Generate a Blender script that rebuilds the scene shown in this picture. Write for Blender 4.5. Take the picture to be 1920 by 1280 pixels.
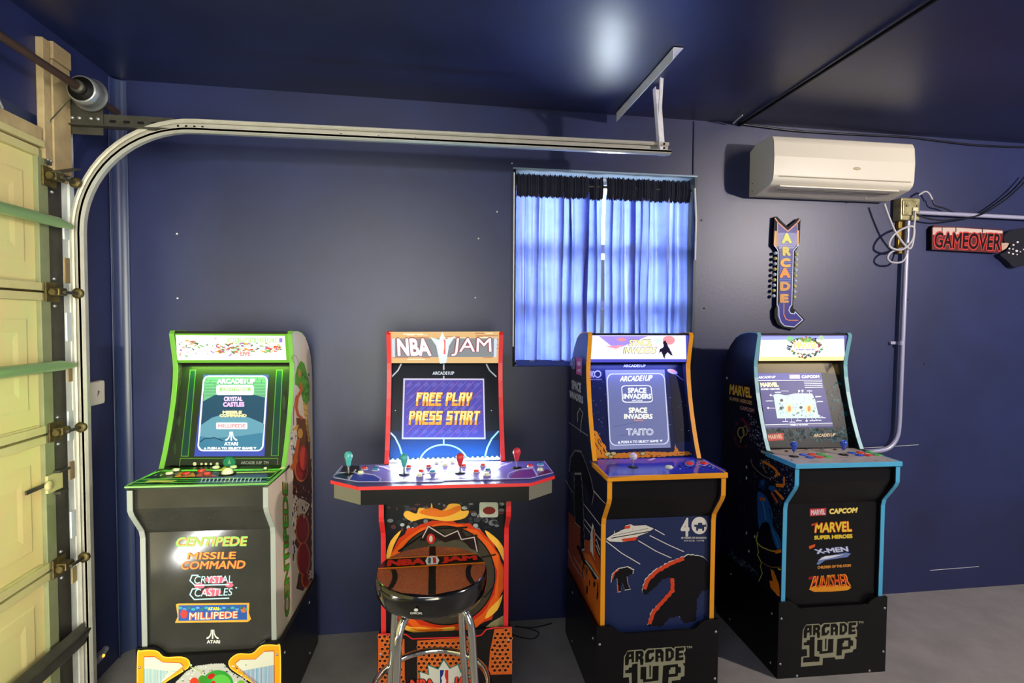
import bpy, bmesh, math, random
from mathutils import Vector as V, Matrix
random.seed(7)
for o in list(bpy.data.objects): bpy.data.objects.remove(o)
SC = bpy.context.scene; COL = SC.collection

# ------------------------------------------------------------------ camera
F_PX, YAW, PITCH, ROLL = 1018.73, math.radians(-8.1115), math.radians(-2.1056), math.radians(.3406)
CAM = V((0, -2.6844, 1.5247))
FW = V((-math.sin(YAW)*math.cos(PITCH), math.cos(YAW)*math.cos(PITCH), math.sin(PITCH)))
r0 = V((math.cos(YAW), math.sin(YAW), 0)); u0 = r0.cross(FW)
RT = r0*math.cos(ROLL) + u0*math.sin(ROLL); UP = RT.cross(FW)
cd = bpy.data.cameras.new('camera'); cam = bpy.data.objects.new('camera', cd); COL.objects.link(cam)
cd.sensor_width = 36; cd.lens = F_PX/1920*36; cd.clip_start = .02
M3 = Matrix((RT, UP, -FW)).transposed()
cam.matrix_world = Matrix.Translation(CAM) @ M3.to_4x4()
SC.camera = cam

# ------------------------------------------------------------------ world, lights, exposure
w = bpy.data.worlds.new('world'); SC.world = w; w.use_nodes = True
w.node_tree.nodes['Background'].inputs[0].default_value = (.62, .70, .95, 1)
w.node_tree.nodes['Background'].inputs[1].default_value = .25
def ray0(px, py):
    d = FW + RT*((px-960)/F_PX) - UP*((py-640)/F_PX); return d*((-.572-CAM.y)/d.y)
def light(kind, name, loc, energy, color, size=.1, target=None, size_y=None, spread=None):
    d = bpy.data.lights.new(name, kind); d.energy = energy; d.color = color
    if kind == 'AREA':
        d.size = size
        if size_y: d.shape = 'RECTANGLE'; d.size_y = size_y
        if spread: d.spread = spread
    else: d.shadow_soft_size = size
    o = bpy.data.objects.new(name, d); COL.objects.link(o); o.location = loc
    if target is not None:
        o.rotation_euler = (V(target)-V(loc)).to_track_quat('-Z', 'Y').to_euler()
    return o
light('POINT', 'room_lamp', (3.25, -2.5, 2.30), 225, (1, .89, .80), .06)
light('AREA', 'left_fill_light', (-.55, -3.3, 2.2), 14, (.95, .97, 1), 1.3, (-.9, -.4, .6), .16)  # added cool fill from the left rear, not a fitting of the room
light('AREA', 'door_fill_light', (-.2, -3.6, 1.3), 21, (1, .97, .72), 1.5, (-1.4, -.6, 1.3), 1.5, math.radians(70))  # added warm fill inside the room, aimed at the garage door
sp_ = light('SPOT', 'ceiling_patch_spot', (.86, -.03, 2.20), 6, (.78, .90, 1), .05, (.58, -.74, 2.575)); sp_.data.spot_size = math.radians(84); sp_.data.spot_blend = 1  # added spot standing in for daylight over the curtain, brightens the ceiling
light('AREA', 'window_daylight', (1.25, 2.2, 2.72), 4200, (.92, .96, 1), 1.3, (.87, .05, 1.75), 1.3)
pp = CAM + ray0(345, 1038); rd = (pp-CAM).normalized(); nrm_ = V((-.0395, -.9992, 0)); rd = rd-nrm_*2*rd.dot(nrm_)
gl_ = light('AREA', 'panel_glint_light', pp+rd*.95, 6.5, (1, 1, .95), .48, None, .05)  # light added out of view to make the glint on the front panel
gl_.rotation_euler = ((-rd).to_track_quat('-Z', 'Y') @ Matrix.Rotation(math.radians(38), 3, 'Z').to_quaternion()).to_euler()
vs = SC.view_settings; vs.view_transform = 'Standard'; vs.look = 'None'; vs.gamma = 1; vs.use_curve_mapping = False; vs.exposure = .25
SC.cycles.use_denoising = True
SC.cycles.max_bounces = 8
SC.cycles.sample_clamp_indirect = 6

# ------------------------------------------------------------------ materials
def lin(c):
    return tuple(((x/255)/12.92 if x/255 <= .04045 else ((x/255+.055)/1.055)**2.4) for x in c)
MATS = {}
def mat(name, c=(128, 128, 128), rough=.5, metal=0, emit=0, noise=0, scale=8, bump=0, bscale=60, coat=0, c2=None, spec=.5, ecol=None, trans=0, alpha=1):
    if name in MATS: return MATS[name]
    m = bpy.data.materials.new(name); m.use_nodes = True; nt = m.node_tree
    b = nt.nodes['Principled BSDF']; L = lin(c)+(1,)
    b.inputs['Base Color'].default_value = L
    b.inputs['Roughness'].default_value = rough; b.inputs['Metallic'].default_value = metal
    b.inputs['Specular IOR Level'].default_value = spec
    b.inputs['Coat Weight'].default_value = coat; b.inputs['Coat Roughness'].default_value = .06
    b.inputs['Transmission Weight'].default_value = trans
    if emit:
        b.inputs['Emission Color'].default_value = lin(ecol or c)+(1,); b.inputs['Emission Strength'].default_value = emit
        b.inputs['Base Color'].default_value = tuple(x*.25 for x in L[:3])+(1,)
    tc = nt.nodes.new('ShaderNodeTexCoord')
    if noise or c2:
        n = nt.nodes.new('ShaderNodeTexNoise'); n.inputs['Scale'].default_value = scale; n.inputs['Detail'].default_value = 6
        n.inputs['Roughness'].default_value = .62
        nt.links.new(tc.outputs['Object'], n.inputs['Vector'])
        cr = nt.nodes.new('ShaderNodeValToRGB'); e = cr.color_ramp.elements
        e[0].position = .32; e[1].position = .7
        if c2: e[0].color = L; e[1].color = lin(c2)+(1,)
        else:
            e[0].color = tuple(x*(1-noise) for x in L[:3])+(1,); e[1].color = tuple(min(1, x*(1+noise)) for x in L[:3])+(1,)
        nt.links.new(n.outputs['Fac'], cr.inputs['Fac'])
        nt.links.new(cr.outputs['Color'], b.inputs['Base Color'])
    if bump:
        n2 = nt.nodes.new('ShaderNodeTexNoise'); n2.inputs['Scale'].default_value = bscale; n2.inputs['Detail'].default_value = 4
        nt.links.new(tc.outputs['Object'], n2.inputs['Vector'])
        bp = nt.nodes.new('ShaderNodeBump'); bp.inputs['Strength'].default_value = bump; bp.inputs['Distance'].default_value = .004
        nt.links.new(n2.outputs['Fac'], bp.inputs['Height']); nt.links.new(bp.outputs['Normal'], b.inputs['Normal'])
    MATS[name] = m; return m
def ink(c, e=0, rough=.38):
    """flat print colour; e > 0 for backlit or screen colour"""
    e *= .8
    return mat('ink_%d_%d_%d_%g_%g' % (c[0], c[1], c[2], e, rough), c, rough, emit=e, spec=.22 if rough > .3 else .6)
NAVY = mat('navy_wall_paint', (31, 39, 84), .43, noise=.36, scale=1.4, bump=.07, bscale=60, spec=.66)
NAVYC = mat('navy_ceiling_paint', (22, 30, 70), .40, noise=.5, scale=1.3, bump=.12, bscale=16, spec=.9)
FLOORM = mat('grey_concrete_floor', (148, 143, 140), .5, noise=.16, scale=5, bump=.2, bscale=90)
CREAM = mat('cream_door_paint', (196, 186, 132), .5, noise=.13, scale=4, bump=.15, bscale=30)
CREAM2 = mat('pale_door_panel', (204, 208, 140), .45, c2=(222, 194, 138), scale=3.2)
STILE = mat('dull_olive_stile', (128, 132, 96), .45, noise=.15)
STEEL = mat('galvanised_steel', (176, 178, 180), .34, .75, noise=.15, scale=20)
STEELD = mat('dark_steel', (80, 78, 70), .45, .6, noise=.2, scale=20)
TUBEG = mat('galvanised_tube_green_light', (150, 186, 126), .3, .45)  # galvanised tube with the green light on it painted into its colour
RUST = mat('rusty_brass_hinge', (120, 104, 56), .45, .6, c2=(58, 52, 36), scale=40)
WOOD = mat('pale_pine', (192, 170, 126), .6, c2=(150, 128, 96), scale=7, bump=.2)
WHITEP = mat('white_painted_wood', (226, 228, 226), .5, noise=.1, scale=16)
WHITEPL = mat('cream_white_plastic', (222, 216, 200), .32, spec=.5)
BRACK = mat('white_painted_bracket', (236, 234, 238), .5, noise=.1, scale=20)
BLK = mat('black_laminate', (13, 12, 13), .33, noise=.2, scale=12, spec=.28)
BLKG = mat('charcoal_satin_panel', (50, 50, 46), .13, noise=.12, scale=10, spec=.6)
BLKM = mat('black_matte', (7, 7, 8), .6, spec=.25)
CHROME = mat('chrome', (222, 222, 215), .09, 1)
GLOSSB = mat('glossy_black_vinyl', (12, 10, 9), .16, coat=.8)

# ------------------------------------------------------------------ mesh helpers
def tag(o, label=None, cat=None, group=None, kind=None):
    for k, v in (('label', label), ('category', cat), ('group', group), ('kind', kind)):
        if v: o[k] = v
    return o
def thing(name, label, cat, loc=(0, 0, 0), rz=0, group=None):
    o = bpy.data.objects.new(name, None); o.empty_display_size = .1; COL.objects.link(o)
    o.location = loc; o.rotation_euler = (0, 0, rz); return tag(o, label, cat, group)
def setting(name, loc=(0, 0, 0)):
    o = bpy.data.objects.new(name, None); COL.objects.link(o); o.location = loc; return tag(o, kind='structure')
class MB:
    def __init__(s): s.v = []; s.f = []; s.mi = []; s.mats = []; s.sm = []
    def m(s, mt):
        if mt not in s.mats: s.mats.append(mt)
        return s.mats.index(mt)
    def add(s, vs, fs, mt, smooth=False):
        b = len(s.v); s.v += [tuple(x) for x in vs]; k = s.m(mt)
        for f in fs: s.f.append(tuple(b+i for i in f)); s.mi.append(k); s.sm.append(smooth)
        return s
    def box(s, a, b, mt, bev=0, rot=None, piv=None):
        (x0, y0, z0), (x1, y1, z1) = a, b
        x0, x1 = min(x0, x1), max(x0, x1); y0, y1 = min(y0, y1), max(y0, y1); z0, z1 = min(z0, z1), max(z0, z1)
        bm = bmesh.new(); bmesh.ops.create_cube(bm, size=1)
        for q in bm.verts: q.co = V(((x0+x1)/2+q.co.x*(x1-x0), (y0+y1)/2+q.co.y*(y1-y0), (z0+z1)/2+q.co.z*(z1-z0)))
        if bev: bmesh.ops.bevel(bm, geom=bm.edges[:], offset=bev, segments=2, affect='EDGES', profile=.6)
        bm.verts.ensure_lookup_table()
        vs = [q.co.copy() for q in bm.verts]
        if rot is not None:
            p = V(piv) if piv else V(((x0+x1)/2, (y0+y1)/2, (z0+z1)/2)); vs = [p+rot @ (q-p) for q in vs]
        s.add(vs, [[q.index for q in f.verts] for f in bm.faces], mt, False); bm.free(); return s
    def prism(s, pts, off, mt, smooth_side=False, mt2=None):
        """pts: 3-D ring, off: extrusion vector"""
        n = len(pts); off = V(off); A = [V(p) for p in pts]; B = [p+off for p in A]
        s.add(A+B, [tuple(range(n))[::-1], tuple(range(n, 2*n))], mt)
        s.add(A+B, [(i, (i+1) % n, n+(i+1) % n, n+i) for i in range(n)], mt2 or mt, smooth_side); return s
    def tube(s, path, r, mt, seg=12, caps=True, closed=False):
        P = [V(p) for p in path]; n = len(P); rr = r if isinstance(r, (list, tuple)) else [r]*n
        vs = []; up = None
        for i, p in enumerate(P):
            a = P[i-1] if (i > 0 or closed) else P[i]; b = P[(i+1) % n] if (i < n-1 or closed) else P[i]
            t = (b-a).normalized()
            if up is None:
                up = t.orthogonal().normalized()
            up = (up - t*up.dot(t)).normalized(); sd = t.cross(up)
            for k in range(seg):
                an = 2*math.pi*k/seg; vs.append(p+(up*math.cos(an)+sd*math.sin(an))*rr[i])
        fs = []
        for i in range(n if closed else n-1):
            j = (i+1) % n
            for k in range(seg): fs.append((i*seg+k, i*seg+(k+1) % seg, j*seg+(k+1) % seg, j*seg+k))
        s.add(vs, fs, mt, True)
        if caps and not closed:
            s.add(vs[:seg], [tuple(range(seg))[::-1]], mt); s.add(vs[-seg:], [tuple(range(seg))], mt)
        return s
    def lathe(s, prof, c, mt, axis=(0, 0, 1), seg=24, smooth=True):
        ax = V(axis).normalized(); a = ax.orthogonal().normalized(); b = ax.cross(a); c = V(c); vs = []
        for r, h in prof:
            for k in range(seg):
                t = 2*math.pi*k/seg; vs.append(c+ax*h+(a*math.cos(t)+b*math.sin(t))*max(r, 1e-5))
        fs = [(i*seg+k, i*seg+(k+1) % seg, (i+1)*seg+(k+1) % seg, (i+1)*seg+k) for i in range(len(prof)-1) for k in range(seg)]
        fs += [tuple(range(seg))[::-1], tuple((len(prof)-1)*seg+k for k in range(seg))]
        return s.add(vs, fs, mt, smooth)
    def build(s, name, parent=None, label=None, kind=None):
        me = bpy.data.meshes.new(name); me.from_pydata(s.v, [], s.f)
        for m_ in s.mats: me.materials.append(m_)
        me.polygons.foreach_set('material_index', s.mi); me.polygons.foreach_set('use_smooth', s.sm); me.update()
        o = bpy.data.objects.new(name, me); COL.objects.link(o)
        if parent: o.parent = parent
        return tag(o, label, kind=kind)
def bez(p0, p1, p2, p3, n=12):
    p0, p1, p2, p3 = map(V, (p0, p1, p2, p3))
    return [p0*(1-t)**3+p1*3*t*(1-t)**2+p2*3*t*t*(1-t)+p3*t**3 for t in [i/n for i in range(n+1)]]
def spline(pts, n=8, closed=False):
    P = [V(p) for p in pts]; out = []; m_ = len(P)
    for i in range(m_ if closed else m_-1):
        g = lambda k: P[k % m_] if closed else P[max(0, min(m_-1, k))]
        a, b, c, d = g(i-1), g(i), g(i+1), g(i+2)
        for j in range(n):
            t = j/n; out.append(.5*((2*b)+(c-a)*t+(2*a-5*b+4*c-d)*t*t+(3*b-a-3*c+d)*t**3))
    if not closed: out.append(P[-1])
    return out

# zoomed survey frames: origin and scale of the crops the prints were measured in
FR = {'c4': (220, 600, 4.267), 'c5': (220, 860, 3.048), 'n6': (600, 600, 3.556), 'n7': (640, 920, 3.555), 's2': (1040, 600, 4.0),
      's3': (1040, 880, 3.2), 'm4': (1340, 600, 4.266), 'm5': (1330, 860, 3.049), 'r6': (1360, 220, 3.048), 'cs': (520, 600, 4.267),
      'sd': (1060, 900, 4.267), 'su': (1055, 650, 4.267), 'md': (1340, 860, 4.57), 'mu': (1340, 680, 5.82), 'rb': (240, 1180, 6.4),
      'nl': (610, 830, 8.727), 'nr': (830, 830, 8.727), 'l4': (1460, 1130, 8.532), 'ms': (1420, 680, 8.0), 'ar': (1440, 395, 5.565),
      'mk': (1420, 810, 6.857), 'nb': (700, 1150, 6.857), 'sk': (1100, 840, 6.857), 'mm': (1380, 620, 8.0), 'ck': (230, 850, 6.0),
      'ct': (320, 980, 5.333), 'g2': (1700, 300, 5.818), 'px': (0, 0, 1.0)}
def Z(fr, pts):
    ox, oy, s = FR[fr]; return [(ox+x/s, oy+y/s) for x, y in pts]
def ray(px, py): return FW + RT*((px-960)/F_PX) - UP*((py-640)/F_PX)
def un(px, py, ax, val):
    d = ray(px, py); t = (val-CAM[ax])/d[ax]; return CAM+d*t
TXT = {}
def lift(i, vs, bold):
    return (i//(len(vs)//8))*.09 if bold >= 0 else 0   # the eight strokes of a bold letter lie a hair apart
def text_geom(s, bold=.0):
    if bold >= 0: bold = bold*1.35+.005
    if (s, bold) in TXT: return TXT[(s, bold)]
    c = bpy.data.curves.new('t', 'FONT'); c.body = s; c.size = 1; c.resolution_u = 3; c.offset = min(0, bold)
    o = bpy.data.objects.new('t', c); COL.objects.link(o); bpy.context.view_layer.update()
    me = o.evaluated_get(bpy.context.evaluated_depsgraph_get()).to_mesh()
    vs = [(q.co.x, q.co.y) for q in me.vertices]; fs = [tuple(f.vertices) for f in me.polygons]
    bpy.data.objects.remove(o); bpy.data.curves.remove(c)
    if bold > 0:
        n_ = len(vs); bv, bf = [], []
        for k in range(8):
            dx, dy = bold*math.cos(k*math.pi/4), bold*math.sin(k*math.pi/4); bv += [(a+dx, b+dy) for a, b in vs]; bf += [tuple(i+k*n_ for i in f) for f in fs]
        vs, fs = bv, bf
    x0 = min(a for a, b in vs); x1 = max(a for a, b in vs); y0 = min(b for a, b in vs); y1 = max(b for a, b in vs)
    TXT[(s, bold)] = ([((a-x0)/(x1-x0), (b-y0)/(y1-y0)) for a, b in vs], fs); return TXT[(s, bold)]
PIX = {'F': '111111 110000 111110 110000 110000 110000 110000', 'R': '111110 110011 110011 111110 110110 110011 110011', 'E': '111111 110000 111110 110000 110000 110000 111111',
       'P': '111110 110011 110011 111110 110000 110000 110000', 'L': '110000 110000 110000 110000 110000 110000 111111', 'A': '111111 110011 110011 111111 110011 110011 110011',
       'Y': '110011 110011 110011 011110 001100 001100 001100', 'S': '111111 110000 110000 111111 000011 000011 111111', 'T': '111111 001100 001100 001100 001100 001100 001100', ' ': '000 000 000 000 000 000 000'}
class Art:
    """flat print lying on a real plane (p0, n) of the thing whose frame is M"""
    def __init__(s, M, p0, n, obj=None):
        s.Mi = M.inverted(); s.p0 = V(p0); s.n = V(n).normalized(); s.mb = MB(); s.o = s.Mi @ CAM; s.fr = 'px'
    def at(s, px, py, layer=1):
        d = s.Mi.to_3x3() @ ray(px, py); t = (s.p0-s.o).dot(s.n)/d.dot(s.n)
        return s.o+d*t+s.n*(.0005*layer)
    def poly(s, pts, m, layer=1, fr=None):
        pts = Z(fr or s.fr, pts)
        P = [s.at(x, y, layer) for x, y in pts]
        nn = V((0, 0, 0))
        for i in range(len(P)): nn += (P[i]-P[0]).cross(P[(i+1) % len(P)]-P[0])
        if nn.dot(s.n) < 0: P.reverse()
        s.mb.add(P, [tuple(range(len(P)))], m)
    def disc(s, c, rx, ry, m, layer=1, seg=20, fr=None, rot=0):
        cr, sr = math.cos(rot), math.sin(rot)
        s.poly([(c[0]+rx*math.cos(t)*cr-ry*math.sin(t)*sr, c[1]+rx*math.cos(t)*sr+ry*math.sin(t)*cr) for t in [2*math.pi*k/seg for k in range(seg)]], m, layer, fr)
    def line(s, pts, wd, m, layer=1, closed=False, fr=None):
        n = len(pts); L = []; R = []
        for i in range(n):
            a = pts[i-1] if (i or closed) else pts[i]; b = pts[(i+1) % n] if (i < n-1 or closed) else pts[i]; p = pts[i]
            def nrm(u, v_):
                dx, dy = v_[0]-u[0], v_[1]-u[1]; l = math.hypot(dx, dy) or 1; return (-dy/l, dx/l)
            n1 = nrm(a, p) if a != p else nrm(p, b); n2 = nrm(p, b) if b != p else n1
            mx, my = n1[0]+n2[0], n1[1]+n2[1]; l = math.hypot(mx, my) or 1; mx /= l; my /= l
            k = min(2.2, 1/max(.3, mx*n1[0]+my*n1[1]))*wd/2
            L.append((p[0]+mx*k, p[1]+my*k)); R.append((p[0]-mx*k, p[1]-my*k))
        for i in range(n if closed else n-1):
            j = (i+1) % n; s.poly([L[i], L[j], R[j], R[i]], m, layer, fr)
    def arc(s, c, rx, ry, a0, a1, wd, m, layer=1, n=18, fr=None):
        s.line([(c[0]+rx*math.cos(math.radians(a0+(a1-a0)*i/n)), c[1]-ry*math.sin(math.radians(a0+(a1-a0)*i/n))) for i in range(n+1)], wd, m, layer, False, fr)
    def quadmap(s, q, u, v_):
        bl, br, tr, tl = q
        return ((bl[0]*(1-u)+br[0]*u)*(1-v_)+(tl[0]*(1-u)+tr[0]*u)*v_, (bl[1]*(1-u)+br[1]*u)*(1-v_)+(tl[1]*(1-u)+tr[1]*u)*v_)
    def text(s, st, q, m, layer=2, bold=.02, fr=None):
        if len(q) == 4 and not isinstance(q[0], tuple):
            x0, y0, x1, y1 = q; q = [(x0, y1), (x1, y1), (x1, y0), (x0, y0)]
        vs, fs = text_geom(st, bold); q = Z(fr or s.fr, q)
        P = [s.at(*s.quadmap(q, a, b), layer+lift(i, vs, bold)) for i, (a, b) in enumerate(vs)]
        t = fs[0]; nn = (P[t[1]]-P[t[0]]).cross(P[t[2]]-P[t[0]])
        s.mb.add(P, fs if nn.dot(s.n) > 0 else [f[::-1] for f in fs], m)
    def pixtext(s, st, q, m, layer=2, fr=None, grow=0, dx=0, dy=0):
        rows = ['']*7
        for ch in st:
            g = PIX[ch].split()
            for r in range(7): rows[r] += g[r]+'0'
        W_ = len(rows[0])-1; q = Z(fr or s.fr, q)
        for r in range(7):
            c = 0
            while c < W_:
                if rows[r][c] == '1':
                    e = c
                    while e < W_ and rows[r][e] == '1': e += 1
                    a0, a1, b0, b1 = (c-grow)/W_, (e+grow)/W_, 1-(r+1+grow)/7, 1-(r-grow)/7
                    pts = [s.quadmap(q, a+dx, b+dy) for a, b in ((a0, b0), (a1, b0), (a1, b1), (a0, b1))]
                    s.poly(pts, m, layer, 'px'); c = e
                else: c += 1
    def build(s, name, parent, label=None): return s.mb.build(name, parent, label)
def rag(pts, amp, step=10, closed=True, seed=1):
    rn = random.Random(seed); out = []; n = len(pts)
    for i in range(n if closed else n-1):
        a, b = pts[i], pts[(i+1) % n]; L = math.hypot(b[0]-a[0], b[1]-a[1]); k = max(1, int(L/step))
        for j in range(k):
            t = j/k; dx, dy = (b[0]-a[0])/L, (b[1]-a[1])/L; o_ = (1 if j % 2 else -.4)*amp*rn.uniform(.3, 1) if j else 0
            out.append((a[0]+(b[0]-a[0])*t-dy*o_, a[1]+(b[1]-a[1])*t+dx*o_))
    if not closed: out.append(pts[-1])
    return out
def rrect(x0, y0, x1, y1, r, n=4):
    o = []
    for cx, cy, a in ((x1-r, y0+r, -90), (x1-r, y1-r, 0), (x0+r, y1-r, 90), (x0+r, y0+r, 180)):
        o += [(cx+r*math.cos(math.radians(a+90*k/n)), cy+r*math.sin(math.radians(a+90*k/n))) for k in range(n+1)]
    return o
def skewrect(q, r=.1, n=4):
    """rounded rectangle inside quad q (bl, br, tr, tl)"""
    a = Art.quadmap
    return [a(None, q, x, y) for x, y in rrect(0, 0, 1, 1, r, n)]

# ------------------------------------------------------------------ the room
XL = -1.41
def wall_with_hole(x0, x1, z0, z1a, z1b, hx0, hx1, hz0, hz1, y0, y1, m):
    xs = [x0, hx0, hx1, x1]; mb = MB(); vs = []
    top = lambda x: z1a+(z1b-z1a)*(x-x0)/(x1-x0)
    for y in (y0, y1):
        for x in xs:
            for z in (z0, hz0, hz1, top(x)): vs.append((x, y, z))
    id_ = lambda k, i, j: k*16+i*4+j
    fs = []
    for i in range(3):
        for j in range(3):
            if i == 1 and j == 1: continue
            fs.append((id_(0, i, j), id_(0, i+1, j), id_(0, i+1, j+1), id_(0, i, j+1)))
            fs.append((id_(1, i, j), id_(1, i, j+1), id_(1, i+1, j+1), id_(1, i+1, j)))
    for a, b in (((1, 1), (2, 1)), ((2, 1), (2, 2)), ((2, 2), (1, 2)), ((1, 2), (1, 1))):
        fs.append((id_(0, *a), id_(1, *a), id_(1, *b), id_(0, *b)))
    mb.add(vs, fs, m)
    return mb
HX0, HX1, HZ0, HZ1 = .395, 1.335, 1.30, 2.278
wb = wall_with_hole(XL-.15, 4.6, 0, 2.592, 2.54, HX0, HX1, HZ0, HZ1, 0, .16, NAVY).build('wall_back', kind='structure')
for (x, z) in ((-1.163, 1.915), (-1.165, 1.622), (.213, 1.931), (.198, 1.641), (.304, 2.064), (1.375, 2.057), (.377, 2.304), (1.40, 1.60), (2.72, 1.30), (3.35, 1.62), (2.60, 1.66)):
    MB().lathe([(.004, 0), (.0045, .002), (.003, .004), (0, .0045)], (x, -.0005, z), WHITEP if x < 1 else STEELD, (0, -1, 0), 8).build('wall_plug', wb)
MB().tube([(2.15, -.001, .832), (2.45, -.001, .838), (2.70, -.001, .845)], .0015, WHITEP, 4).build('wall_scratch', wb)
MB().tube([(2.80, -.001, .12), (3.0, -.001, .122), (3.12, -.001, .124)], .0015, WHITEP, 4).build('wall_scratch', wb)
mb = MB().tube([(1.325, -.002, 2.29), (1.324, -.002, 2.56)], .004, NAVY, 6); mb.build('wall_cable', wb, 'thin painted-over cable above the window corner')
mb = MB(); mb.box((XL-.15, .16, 0), (XL, -.30, 2.6), NAVY); mb.box((XL-.15, -.30, 2.25), (XL, -5, 2.6), NAVY); mb.build('wall_left', kind='structure')
# plastered fillet in the corner and thin bead
mb = MB(); pts = []
R_ = .05
pts = [V((XL+R_-R_*math.cos(t), -R_+R_*math.sin(t), 0)) for t in [math.pi/2*k/8 for k in range(9)]]+[V((XL, 0, 0))]
MB().prism(pts, (0, 0, 2.585), mat('navy_gloss_fillet', (44, 56, 96), .33, bump=.1, bscale=10), True).build('trim_1', kind='structure')
MB().tube([(XL+.004, -.062, 0), (XL+.004, -.062, 2.4)], .004, NAVY, 6).build('trim_2', kind='structure')
fl = MB().box((XL-.15, -5, -.1), (4.6, .16, 0), FLOORM).build('floor', kind='structure')
mb = MB(); mb.add([(XL-.15, -5, 2.592), (4.6, -5, 2.54), (4.6, .16, 2.54), (XL-.15, .16, 2.592), (XL-.15, -5, 2.7), (4.6, -5, 2.7), (4.6, .16, 2.7), (XL-.15, .16, 2.7)],
       [(3, 2, 1, 0), (4, 5, 6, 7), (0, 1, 5, 4), (1, 2, 6, 5), (2, 3, 7, 6), (3, 0, 4, 7)], NAVYC)
ce = mb.build('ceiling', kind='structure')
MB().box((1.572, -4.5, 2.550), (1.580, 0, 2.561), BLKM).build('ceiling_seam', ce)
MB().tube([un(x, y, 2, 2.552) for x, y in ((1375, 231), (1385, 222), (1392, 216))], .003, WHITEP, 5).build('loose_plaster', ce)

# window: frame, muntins, panes
win = setting('window_1')
mb = MB(); fy0, fy1 = .10, .145
for a, b in (((HX0, HZ0), (HX0+.035, HZ1)), ((HX1-.035, HZ0), (HX1, HZ1)), ((HX0, HZ0), (HX1, HZ0+.035)), ((HX0, HZ1-.035), (HX1, HZ1))):
    mb.box((a[0], fy0, a[1]), (b[0], fy1, b[1]), WHITEP)
mb.build('window_frame', win)
for z in (1.615, 1.91): MB().box((HX0+.035, fy0, z-.022), (HX1-.035, fy1, z+.022), WHITEP).build('window_bar', win)
GL = mat('clear_window_glass', (240, 245, 250), .02, trans=1)
for k, (a, b) in enumerate(((HZ0+.035, 1.593), (1.637, 1.888), (1.932, HZ1-.035))):
    MB().box((HX0+.035, .120, a), (HX1-.035, .123, b), GL).build('pane', win)
for x0, x1, z0, z1 in ((HX0-.012, HX1+.012, HZ1-.002, HZ1+.006),):
    MB().box((x0, -.006, z0), (x1, .10, z1), mat('pale_blue_lit_soffit', (150, 176, 200), .4)).build('reveal_strip', win)  # soffit strip, the bluish daylight on it painted into its colour
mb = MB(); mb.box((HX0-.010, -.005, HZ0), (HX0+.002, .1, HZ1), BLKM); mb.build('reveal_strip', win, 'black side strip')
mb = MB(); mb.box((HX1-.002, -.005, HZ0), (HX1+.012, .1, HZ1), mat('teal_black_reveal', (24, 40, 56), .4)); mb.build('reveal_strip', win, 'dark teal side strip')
MB().tube([(HX0-.008, -.008, HZ0+.1), (HX0-.008, -.008, HZ1-.02)], .0035, WHITEP, 6).build('sealant_bead', win)
MB().tube([(HX1+.004, -.010, HZ0+.55), (HX1+.006, -.010, HZ0+.76), (HX1-.004, -.010, HZ1-.06)], .005, WHITEP, 6).build('sealant_bead', win)
# curtains
def cloth_mat(name, base, tr, mixf):
    m = bpy.data.materials.new(name); m.use_nodes = True; nt = m.node_tree; nt.nodes.clear()
    out = nt.nodes.new('ShaderNodeOutputMaterial'); mx = nt.nodes.new('ShaderNodeMixShader'); d = nt.nodes.new('ShaderNodeBsdfDiffuse'); t = nt.nodes.new('ShaderNodeBsdfTranslucent')
    g = nt.nodes.new('ShaderNodeBsdfGlossy'); g.inputs['Roughness'].default_value = .35; mx2 = nt.nodes.new('ShaderNodeMixShader'); mx2.inputs[0].default_value = .06
    tc = nt.nodes.new('ShaderNodeTexCoord'); n = nt.nodes.new('ShaderNodeTexNoise'); n.inputs['Scale'].default_value = 7; n.inputs['Detail'].default_value = 8
    cr = nt.nodes.new('ShaderNodeValToRGB'); e = cr.color_ramp.elements; e[0].position = .34; e[1].position = .66
    e[0].color = tuple(x*.75 for x in lin(tr))+(1,); e[1].color = tuple(min(1, x*1.2) for x in lin(tr))+(1,)
    nt.links.new(tc.outputs['Object'], n.inputs['Vector']); nt.links.new(n.outputs['Fac'], cr.inputs['Fac']); nt.links.new(cr.outputs['Color'], t.inputs['Color'])
    d.inputs['Color'].default_value = lin(base)+(1,); mx.inputs[0].default_value = mixf
    nt.links.new(d.outputs[0], mx.inputs[1]); nt.links.new(t.outputs[0], mx.inputs[2]); nt.links.new(mx.outputs[0], mx2.inputs[1]); nt.links.new(g.outputs[0], mx2.inputs[2])
    nt.links.new(mx2.outputs[0], out.inputs[0]); return m
CURT = cloth_mat('translucent_blue_curtain', (30, 40, 120), (104, 124, 198), .60)
CHEAD = mat('dark_curtain_heading', (30, 32, 52), .8, noise=.3, scale=30)
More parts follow.
